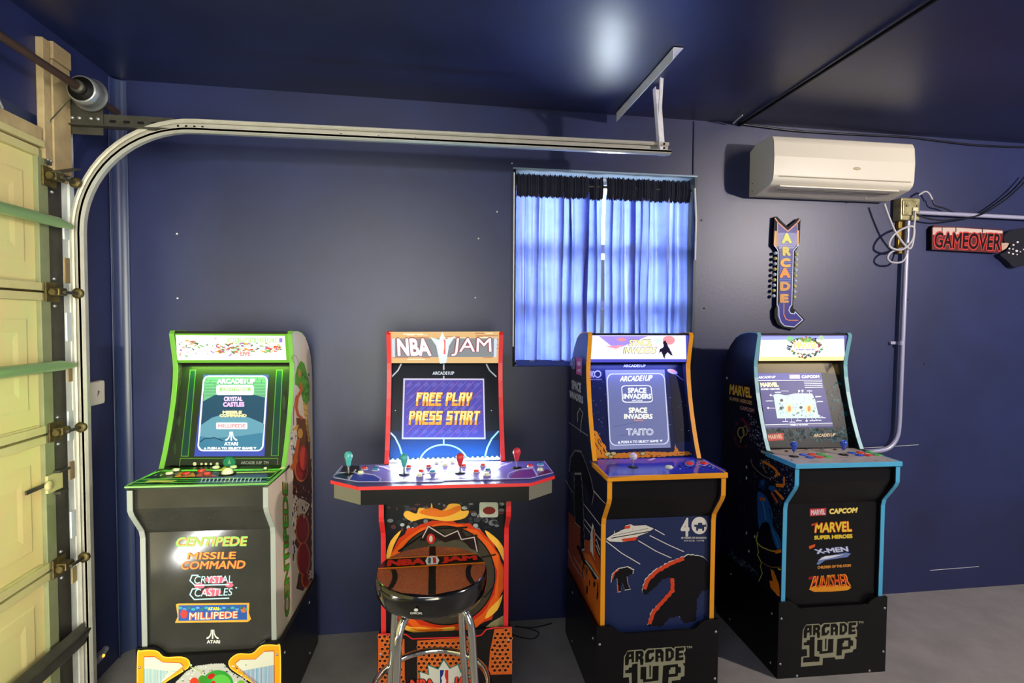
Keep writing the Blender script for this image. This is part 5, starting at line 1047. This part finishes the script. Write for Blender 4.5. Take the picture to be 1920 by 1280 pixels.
A.poly([(345, 330), (1052, 328), (1056, 420), (345, 425)], ink((74, 66, 42)), 2); A.poly([(860, 335), (1052, 330), (1062, 440), (900, 430)], ink((60, 50, 44)), 2)
for k in range(420):
    x = rn.uniform(395, 1080); y = rn.uniform(860, 965) if rn.random() < .5 else rn.uniform(450, 960)
    if y < 860 and x < 865+(y-430)*.2: continue
    if x > 1030+(y-450)*.12: continue
    A.disc((x, y), rn.uniform(4, 26), rn.uniform(4, 16), ink(rn.choice(((18, 90, 110), (24, 120, 140), (14, 50, 64), (40, 140, 150), (10, 30, 40))), .06), 3, 7, rot=rn.random()*3)
A.poly([(418, 912), (548, 902), (552, 958), (428, 968)], ink((200, 54, 46)), 5); A.text('MARVEL', [(428, 955), (540, 945), (538, 912), (424, 920)], ink((244, 200, 170)), 6, .03)
mini_logo(A, [(785, 938), (960, 928), (965, 904), (790, 910)], (226, 200, 160), layer=6)
A.build('bezel_print', m['bezel'])
A = A1(m, 'bezel'); A.fr = 'ms'; E_ = .62; LW = ink((240, 242, 255), 1.05)
A.poly([(0, 155), (950, 155), (1128, 965), (118, 985)], ink((66, 64, 150), E_), 6); A.poly([(0, 160), (948, 158), (965, 250), (5, 262)], ink((88, 92, 190), E_), 7)
A.line([(0, 268), (965, 262)], 9, LW, 8); A.poly([(108, 920), (1118, 895), (1126, 945), (116, 965)], ink((120, 118, 160), .6), 7); A.line([(112, 930), (1118, 905)], 7, LW, 8)
mini_logo(A, [(8, 240), (258, 232), (270, 195), (8, 202)], (244, 246, 255), 1.2, layer=8)
A.poly([(472, 182), (628, 180), (634, 240), (478, 243)], ink((244, 180, 200), 1.1), 8); A.text('MARVEL', [(485, 236), (625, 234), (620, 190), (480, 192)], LW, 9, .03); A.text('CAPCOM', [(655, 235), (925, 230), (918, 186), (652, 190)], LW, 8, .05)
A.text('MARVEL', [(45, 368), (318, 360), (300, 292), (32, 298)], ink((252, 240, 180), 1.2), 8, .05); A.text('SUPER HEROES', [(48, 412), (330, 406), (325, 380), (48, 386)], LW, 8, .04)
for k in range(4): A.line([(690+k*5, 290+k*27), (960+k*5, 285+k*27)], 10, LW, 8)
A.poly([(232, 480), (300, 465), (420, 490), (560, 460), (812, 462), (862, 560), (880, 660), (905, 770), (945, 830), (290, 835), (258, 640)], ink((200, 226, 220), 1.0), 8)
rn = random.Random(19)
for k in range(90): A.disc((rn.uniform(275, 860), rn.uniform(490, 810)), rn.uniform(4, 26), rn.uniform(3, 14), ink(rn.choice(((150, 190, 200), (236, 240, 210), (90, 110, 120), (170, 200, 226), (220, 235, 200))), .95), 9, 7, rot=rn.random()*3)
for x in (470, 765): A.disc((x, 690), 50, 62, ink((240, 220, 130), 1), 10); A.disc((x, 690), 22, 44, ink((222, 110, 90), 1), 11)
for x, y in ((345, 682), (645, 672), (355, 565)): A.disc((x, y), 24, 22, ink((40, 36, 30), .2), 10)
for a, b_ in (((190, 488), (240, 505)), ((108, 575), (235, 572)), ((150, 680), (330, 682)), ((410, 830), (412, 878)), ((495, 820), (505, 888)), ((560, 780), (605, 865)), ((722, 830), (728, 870)), ((790, 810), (820, 865)), ((850, 820), (880, 862)), ((900, 780), (990, 825)), ((860, 520), (950, 505)), ((870, 590), (970, 580)), ((250, 450), (345, 440)), ((345, 425), (460, 425)), ((610, 425), (600, 470)), ((770, 425), (770, 470)), ((665, 420), (660, 470))): A.line([a, b_], 6, LW, 10)
for x, y in ((190, 488), (152, 680), (728, 872), (615, 425), (665, 422)): A.poly([(x-22, y), (x, y-18), (x+22, y), (x, y+18)], LW, 11)
for x, y in ((410, 882), (515, 892), (610, 870), (815, 868), (905, 864), (970, 826), (900, 508), (930, 582), (170, 575), (300, 445), (770, 424)): A.text('BUTTON', (x-42, y-8, x+42, y+8), LW, 11, .06)
A.text('PRESS A TO START', [(490, 945), (755, 938), (755, 915), (490, 922)], LW, 9, .05)
A.build('screen', m['bezel'], 'lit violet instruction screen')
dk = deck(m, mat('pale_print_deck', (176, 164, 164), .3), mat('light_blue_edge_trim')); A = A1(m, 'deck'); A.fr = 'mk'
for k in range(60):
    y = rn.uniform(200, 375); x = rn.uniform(230+(y-190)*1.3, 1340+(y-190)*2.2); A.poly([(x, y), (x+rn.uniform(40, 150), y+rn.uniform(-6, 8)), (x+rn.uniform(20, 90), y+rn.uniform(6, 14))], ink(rn.choice(((196, 186, 180), (150, 130, 140), (206, 200, 196), (170, 140, 120), (140, 136, 160)))), 1)
A.build('deck_print', dk)
BB = mat('blue_button', (40, 74, 200), .25); GB = mat('green_button', (70, 176, 70), .25); KB = mat('small_black_button', (40, 30, 26), .35)
for x, y, m_, l in ((590, 293, BB, 'blue button'), (675, 327, BB, 'blue button'), (700, 287, RB, 'red button'), (790, 322, RB, 'red button'), (815, 285, GB, 'green button'), (912, 317, GB, 'green button'), (1212, 268, BB, 'blue button'), (1310, 300, BB, 'blue button'), (1325, 265, RB, 'red button'), (1422, 298, RB, 'red button'), (1440, 260, GB, 'green button'), (1545, 293, GB, 'green button')):
    button(m['t'], deckpt(m, 'mk', x, y), .0125, m_, l, None, .003)
for x, y in ((375, 247), (630, 216), (790, 211), (1000, 227)): button(m['t'], deckpt(m, 'mk', x, y), .006, KB, 'small black button', None, .003)
BG = mat('blue_grip', (44, 84, 196), .12, coat=.8)
joystick(m['t'], deckpt(m, 'mk', 468, 312), BG, 'bat', 'left blue joystick', .056); joystick(m['t'], deckpt(m, 'mk', 1106, 290), BG, 'bat', 'right blue joystick', .056)
A = A1(m, 'lower'); A.fr = 'm5'
A.poly([(574, 285), (668, 280), (667, 322), (574, 327)], ink((190, 60, 62)), 1); A.text('MARVEL', [(580, 322), (662, 317), (662, 286), (580, 291)], ink((236, 214, 214)), 2, .03)
A.text('CAPCOM', [(684, 317), (842, 308), (850, 276), (684, 284)], ink((232, 200, 70)), 1, .05); A.text('CAPCOM', [(686, 314), (838, 306), (845, 280), (688, 287)], ink((250, 234, 150)), 2, .0)
A.text('MARVEL', [(598, 425), (818, 418), (815, 352), (604, 364)], ink((190, 40, 30)), 1, .06); A.text('MARVEL', [(600, 422), (815, 415), (812, 355), (607, 367)], ink((232, 208, 60)), 2, .02); A.text('MARVEL', [(583, 384), (620, 374), (620, 360), (583, 370)], ink((220, 90, 40)), 3, .03)
A.text('SUPER HEROES', [(598, 462), (818, 452), (818, 428), (598, 438)], ink((226, 196, 60)), 2, .05)
A.text('X-MEN', [(612, 545), (800, 530), (792, 497), (592, 515)], ink((70, 90, 150)), 1, .07); A.text('X-MEN', [(615, 542), (795, 528), (788, 500), (596, 517)], ink((214, 218, 230)), 2, .02)
A.poly([(612, 600), (640, 560), (780, 535), (810, 540), (790, 560), (660, 580), (625, 605)], ink((110, 130, 180)), 1); A.poly([(620, 580), (660, 555), (770, 545), (700, 565)], ink((226, 230, 240)), 2); A.poly([(568, 498), (605, 486), (602, 502), (572, 516)], ink((220, 90, 40)), 2)
A.text('CHILDREN OF THE ATOM', [(617, 628), (808, 616), (808, 600), (617, 612)], ink((222, 150, 60)), 2, .04)
A.text('THE', [(672, 678), (712, 675), (712, 660), (672, 663)], ink((226, 150, 50)), 2, .03)
A.poly([(568, 745), (600, 725), (780, 718), (812, 735), (790, 750), (700, 758), (600, 760)], ink((232, 150, 36)), 1)
A.text('PUNISHER', [(572, 742), (810, 728), (788, 655), (596, 668)], ink((240, 150, 40)), 2, .015); A.text('PUNISHER', [(580, 737), (802, 723), (784, 662), (601, 674)], ink((206, 50, 30)), 3, -.004); A.text('MARVEL', [(566, 690), (592, 686), (592, 668), (566, 674)], ink((190, 50, 70)), 2, .02)
A.build('lower_panel_print', [o for o in m['t'].children if o.name.startswith('lower_front')][0])
# left side print: dark field with stars and loose blue / orange shapes
A = A1(m, 'left'); A.fr = 'md'; rn = random.Random(23)
for k in range(260):
    x, y = rn.uniform(380, 675), rn.uniform(0, 330)
    if x > 700-max(0, (y-230))*1.0 or x < 350+y*.7: continue
    A.disc((x, y), rn.uniform(1.5, 5), rn.uniform(1.5, 5), ink(rn.choice(((190, 214, 226), (120, 150, 170), (80, 110, 130)))), 1, 6)
for k in range(60): A.disc((rn.uniform(500, 580), rn.uniform(340, 700)), 2.5, 4, ink((120, 140, 160)), 1, 6)
OO = ink((222, 124, 30)); BL2 = ink((34, 88, 150)); BL3 = ink((20, 46, 88))
A.line(PS([(410, 20), (450, 40), (510, 80), (540, 120), (520, 150)], 4), 20, OO, 3); A.line(PS([(310, 0), (330, 60), (400, 130), (470, 165), (520, 150)], 4), 5, ink((150, 130, 110)), 2); A.line([(400, 0), (440, 120)], 6, ink((150, 110, 60)), 3)
A.poly([(385, 180), (440, 165), (445, 230), (420, 280), (375, 240)], BL3, 2); A.poly([(395, 190), (430, 180), (425, 225), (400, 230)], BL2, 3); A.poly([(470, 230), (510, 230), (545, 275), (500, 285), (460, 255)], BL2, 2)
for P_ in ([(525, 210), (600, 215), (595, 245), (530, 240)], [(510, 270), (530, 265), (600, 340), (585, 355)], [(540, 110), (560, 120), (565, 145), (545, 140)], [(590, 150), (605, 155), (605, 230), (590, 225)], [(385, 325), (430, 335), (440, 360), (392, 355)]): A.poly(P_, OO, 3)
A.poly([(480, 290), (495, 285), (550, 370), (535, 380)], ink((190, 90, 60)), 2)
bod = PS([(370, 290), (430, 310), (470, 380), (500, 480), (500, 570), (560, 680), (572, 760), (545, 780), (505, 700), (470, 560), (430, 545), (385, 600), (370, 480)], 4, True)
A.poly(bod, BL2, 2); A.disc((435, 600), 45, 60, ink((10, 12, 20)), 3); A.line(PS([(400, 320), (425, 420), (440, 520)], 4), 12, ink((60, 130, 190)), 3); A.line(PS([(470, 420), (490, 520)], 4), 8, BL3, 3); A.line(PS([(490, 600), (530, 690), (550, 760)], 4), 10, ink((50, 120, 190)), 3)
A.line(PS([(370, 650), (360, 700), (400, 750), (480, 785), (530, 795)], 4), 10, ink((190, 180, 60)), 3); A.poly([(500, 785), (575, 775), (575, 800), (530, 812)], OO, 4); A.line(PS([(400, 880), (480, 925), (570, 925)], 4), 6, ink((150, 120, 50)), 3)
A.line([(372, 625), (360, 690), (380, 800), (370, 820), (405, 890), (395, 920), (412, 980), (380, 1050)], 6, ink((196, 200, 80)), 4)
A.poly(rag([(480, 940), (510, 960), (555, 1080), (562, 1180), (540, 1170), (480, 1100), (470, 1040), (500, 1050)], 3, 25, seed=4), OO, 3); A.line([(545, 940), (570, 950)], 12, ink((210, 200, 50)), 3)
for k in range(90):
    x = rn.uniform(110, 380); y = rn.uniform(100, 1000)
    if y > 720+(x-110)*1.1: continue
    A.line([(x, y), (x+rn.uniform(-8, 8), y+rn.uniform(8, 50))], rn.uniform(2, 5), ink(rn.choice(((44, 46, 52), (60, 66, 70), (30, 34, 44), (90, 96, 92), (50, 34, 34)))), 1)
for k in range(34): t = rn.random(); A.disc((130+t*240+rn.uniform(-20, 10), 830+t*195-rn.uniform(0, 60)), 14, 9, ink(rn.choice(((60, 70, 84), (50, 90, 110), (90, 96, 104), (40, 44, 52)))), 2, 7, rot=.7)
for x, y in ((275, 635), (295, 790), (275, 70), (275, 165), (345, 665)): A.disc((x, y), 7, 14, ink((200, 204, 196)), 3, 8)
A.fr = 'mu'
A.text('MARVEL', [(158, 345), (410, 392), (402, 268), (165, 225)], ink((190, 50, 30)), 1, .05); A.text('MARVEL', [(162, 340), (406, 386), (400, 274), (170, 232)], ink((226, 196, 60)), 2, .02)
A.text('SUPER HEROES', [(165, 405), (410, 460), (410, 415), (162, 368)], ink((190, 150, 90)), 2, .03); A.text('CAPCOM', [(278, 508), (434, 546), (434, 500), (276, 465)], ink((170, 120, 110)), 2, .04)
for k in range(90):
    x = rn.uniform(370, 540); y = 560+(x-370)*1.3+rn.uniform(-30, 240)
    if y < 1040 and x < 480+(y-600)*.2: A.disc((x, y), rn.uniform(2, 8), rn.uniform(2, 10), ink(rn.choice(((150, 160, 190), (90, 100, 130), (200, 206, 214)))), 1, 6)
for k in range(40): t = rn.uniform(0, 6.28); A.disc((300+85*math.cos(t), 770+150*math.sin(t)), rn.uniform(6, 16), rn.uniform(8, 22), ink(rn.choice(((120, 50, 60), (70, 34, 50), (96, 60, 40)))), 1, 7, rot=rn.random()*3)
A.arc((290, 760), 34, 56, 0, 360, 12, ink((176, 160, 90)), 3); A.arc((335, 740), 24, 50, 0, 360, 10, ink((150, 140, 80)), 3); A.line([(300, 600), (370, 700)], 22, ink((130, 34, 60)), 2); A.line([(290, 820), (285, 870)], 16, ink((150, 130, 80)), 3)
A.disc((136, 165), 9, 13, ink((226, 226, 240)), 2, 10)
A.build('side_print', m['sides'][0])
# base logos (same print on both black risers)
A = A1(m, 'riser'); A.fr = 'l4'
LGT = ink((152, 150, 122)); DRK = ink((20, 18, 14))
for k, P_ in LOGO: A.poly(P_, LGT if k[0] == 'L' else DRK, {'L': 1, 'D': 2, 'L2': 3}[k])
A.text('TM', (1272, 290, 1355, 325), LGT, 1, .04)
lo = A.build('base_logo', m['riser'])
l2 = lo.copy(); COL.objects.link(l2); l2.parent = s['riser']

for cab_, col_, en_ in ((c, (.45, 1, .12), 1.6), (s, (.25, .3, 1), 1.2), (m, (1, .8, .4), .28)):
    g_ = light('AREA', 'marquee_spill_lamp', (0, 0, 0), en_, col_, .40, None, .02); g_.parent = cab_['t']; g_.location = (0, -.268, 1.346); g_.rotation_euler = (math.radians(-14), 0, 0)
# ------------------------------------------------------------------ stool
SXY = V((-.008, -.945)); ZS = .729
st = thing('bar_stool', 'round bar stool with basketball-print seat and chrome legs before the red-edged cabinet', 'stool', (SXY.x, SXY.y, 0))
b = MB(); rs_ = .178
b.lathe([(0, ZS-.084), (rs_-.03, ZS-.084), (rs_-.012, ZS-.076), (rs_-.004, ZS-.062), (rs_, ZS-.035), (rs_-.001, ZS-.014), (rs_-.003, ZS-.004), (rs_-.009, ZS), (0, ZS+.0005)], (0, 0, 0), GLOSSB, (0, 0, 1), 64); seat = b.build('seat', st)
A = Art(Matrix.Translation((SXY.x, SXY.y, 0)), (0, 0, ZS+.001), (0, 0, 1)); A.fr = 'px'
ra = rs_-.006
def circ(f0, f1, n_=24): return None
def chord_poly(y0, y1, x0=-9, x1=9, n_=16):
    """slab of the seat disc between local y0..y1 and x0..x1, local coords"""
    pts = []
    ys = [y0+(y1-y0)*i/n_ for i in range(n_+1)]
    for y in ys: xx = math.sqrt(max(0, ra*ra-y*y)); pts.append((min(x1, xx), y))
    for y in reversed(ys): xx = math.sqrt(max(0, ra*ra-y*y)); pts.append((max(x0, -xx), y))
    return pts
def lp(pts, mt, L):
    A.mb.add([V((a, b_, ZS+.001+.0005*L)) for a, b_ in pts], [tuple(range(len(pts)))], mt)
OL = mat('orange_pebbled_vinyl', (150, 62, 22), .22, coat=.5, bump=2.5, bscale=330, c2=(206, 100, 40), scale=260)
lp(chord_poly(-ra*.999, ra*.999), OL, 0)
lp(chord_poly(-ra*.995, ra*.995, -.010, .012), BLKM, 1)
lp(chord_poly(.018, .085), ink((24, 22, 20), 0, .2), 2)
YS = ink((226, 128, 24), 0, .2)
lp(chord_poly(.012, .020), YS, 3); lp(chord_poly(.083, .090), YS, 3)
for sgn in (-1, 1):
    P_ = []
    for i in range(13):
        y = -.12+i*.0105*1.0; P_.append((sgn*(.105+.9*(y+.055)**2*3), y))
    Q_ = [(a+sgn*.016, b_) for a, b_ in P_]; lp((P_+Q_[::-1]) if sgn > 0 else (Q_+P_[::-1]), BLKM, 1)
def seattext(s_, x0, x1, y0, y1, mt, L, bold):
    vs_, fs_ = text_geom(s_, bold); A.mb.add([V((x0+(x1-x0)*a, y0+(y1-y0)*b_, ZS+.001+.0005*(L+lift(i_, vs_, bold)))) for i_, (a, b_) in enumerate(vs_)], fs_, mt)
seattext('NBA', -.145, -.022, .026, .076, ink((206, 44, 30), 0, .2), 4, .05); seattext('JAM', .03, .15, .026, .076, ink((206, 44, 30), 0, .2), 4, .05)
lp([(-.016, .022), (.018, .022), (.024, .05), (.016, .08), (.0, .088), (-.016, .08), (-.022, .05)], ink((226, 226, 220), 0, .2), 5)
lp([(-.012, .03), (-.004, .03), (-.004, .07), (-.012, .076)], ink((40, 90, 110), 0, .2), 6); lp([(.004, .028), (.014, .03), (.013, .072), (.002, .076)], ink((206, 50, 36), 0, .2), 6)
A.build('seat_print', seat, 'orange pebbled basketball print with lettering')
A = Art(Matrix.Translation((SXY.x, SXY.y, 0)), (0, -rs_-.0005, 0), (0, -1, 0)); A.disc((780, 1143), 4, 3, ink((190, 190, 180)), 1, 10); A.text('OFFICIAL', (769, 1147, 792, 1151), ink((190, 190, 180)), 1, .02); A.build('seat_mark', seat, 'small white mark')
RZ = .345
for a in (225, 315, 45, 135):
    ar = math.radians(a+6); d_ = V((math.cos(ar), math.sin(ar), 0))
    p = bez(d_*.02+V((0, 0, ZS-.088)), d_*.12+V((0, 0, ZS-.086)), d_*.150+V((0, 0, ZS-.095)), d_*.158+V((0, 0, ZS-.17)), 10)
    p += bez(d_*.158+V((0, 0, ZS-.17)), d_*.168+V((0, 0, .4)), d_*.185+V((0, 0, .2)), d_*.225+V((0, 0, .008)), 12)[1:]
    lg = MB().tube(p, .0125, CHROME, 16).build('leg', st)
    MB().lathe([(.014, 0), (.015, .012), (.0125, .02)], d_*.225, mat('black_foot', (15, 15, 15), .5), (0, 0, 1), 14).build('foot_cap', lg)
    MB().lathe([(.008, 0), (.007, .003), (.003, .006)], d_*.185+V((0, 0, RZ)), CHROME, d_, 12).build('bolt', lg)
MB().tube([V((.186*math.cos(t), .186*math.sin(t), RZ)) for t in [2*math.pi*k/56 for k in range(56)]], .0105, CHROME, 14, closed=True).build('foot_ring', st)
MB().lathe([(.07, 0), (.075, .004), (.075, .012), (.02, .014)], (0, 0, ZS-.093), STEELD, (0, 0, 1), 24).build('swivel_plate', st)
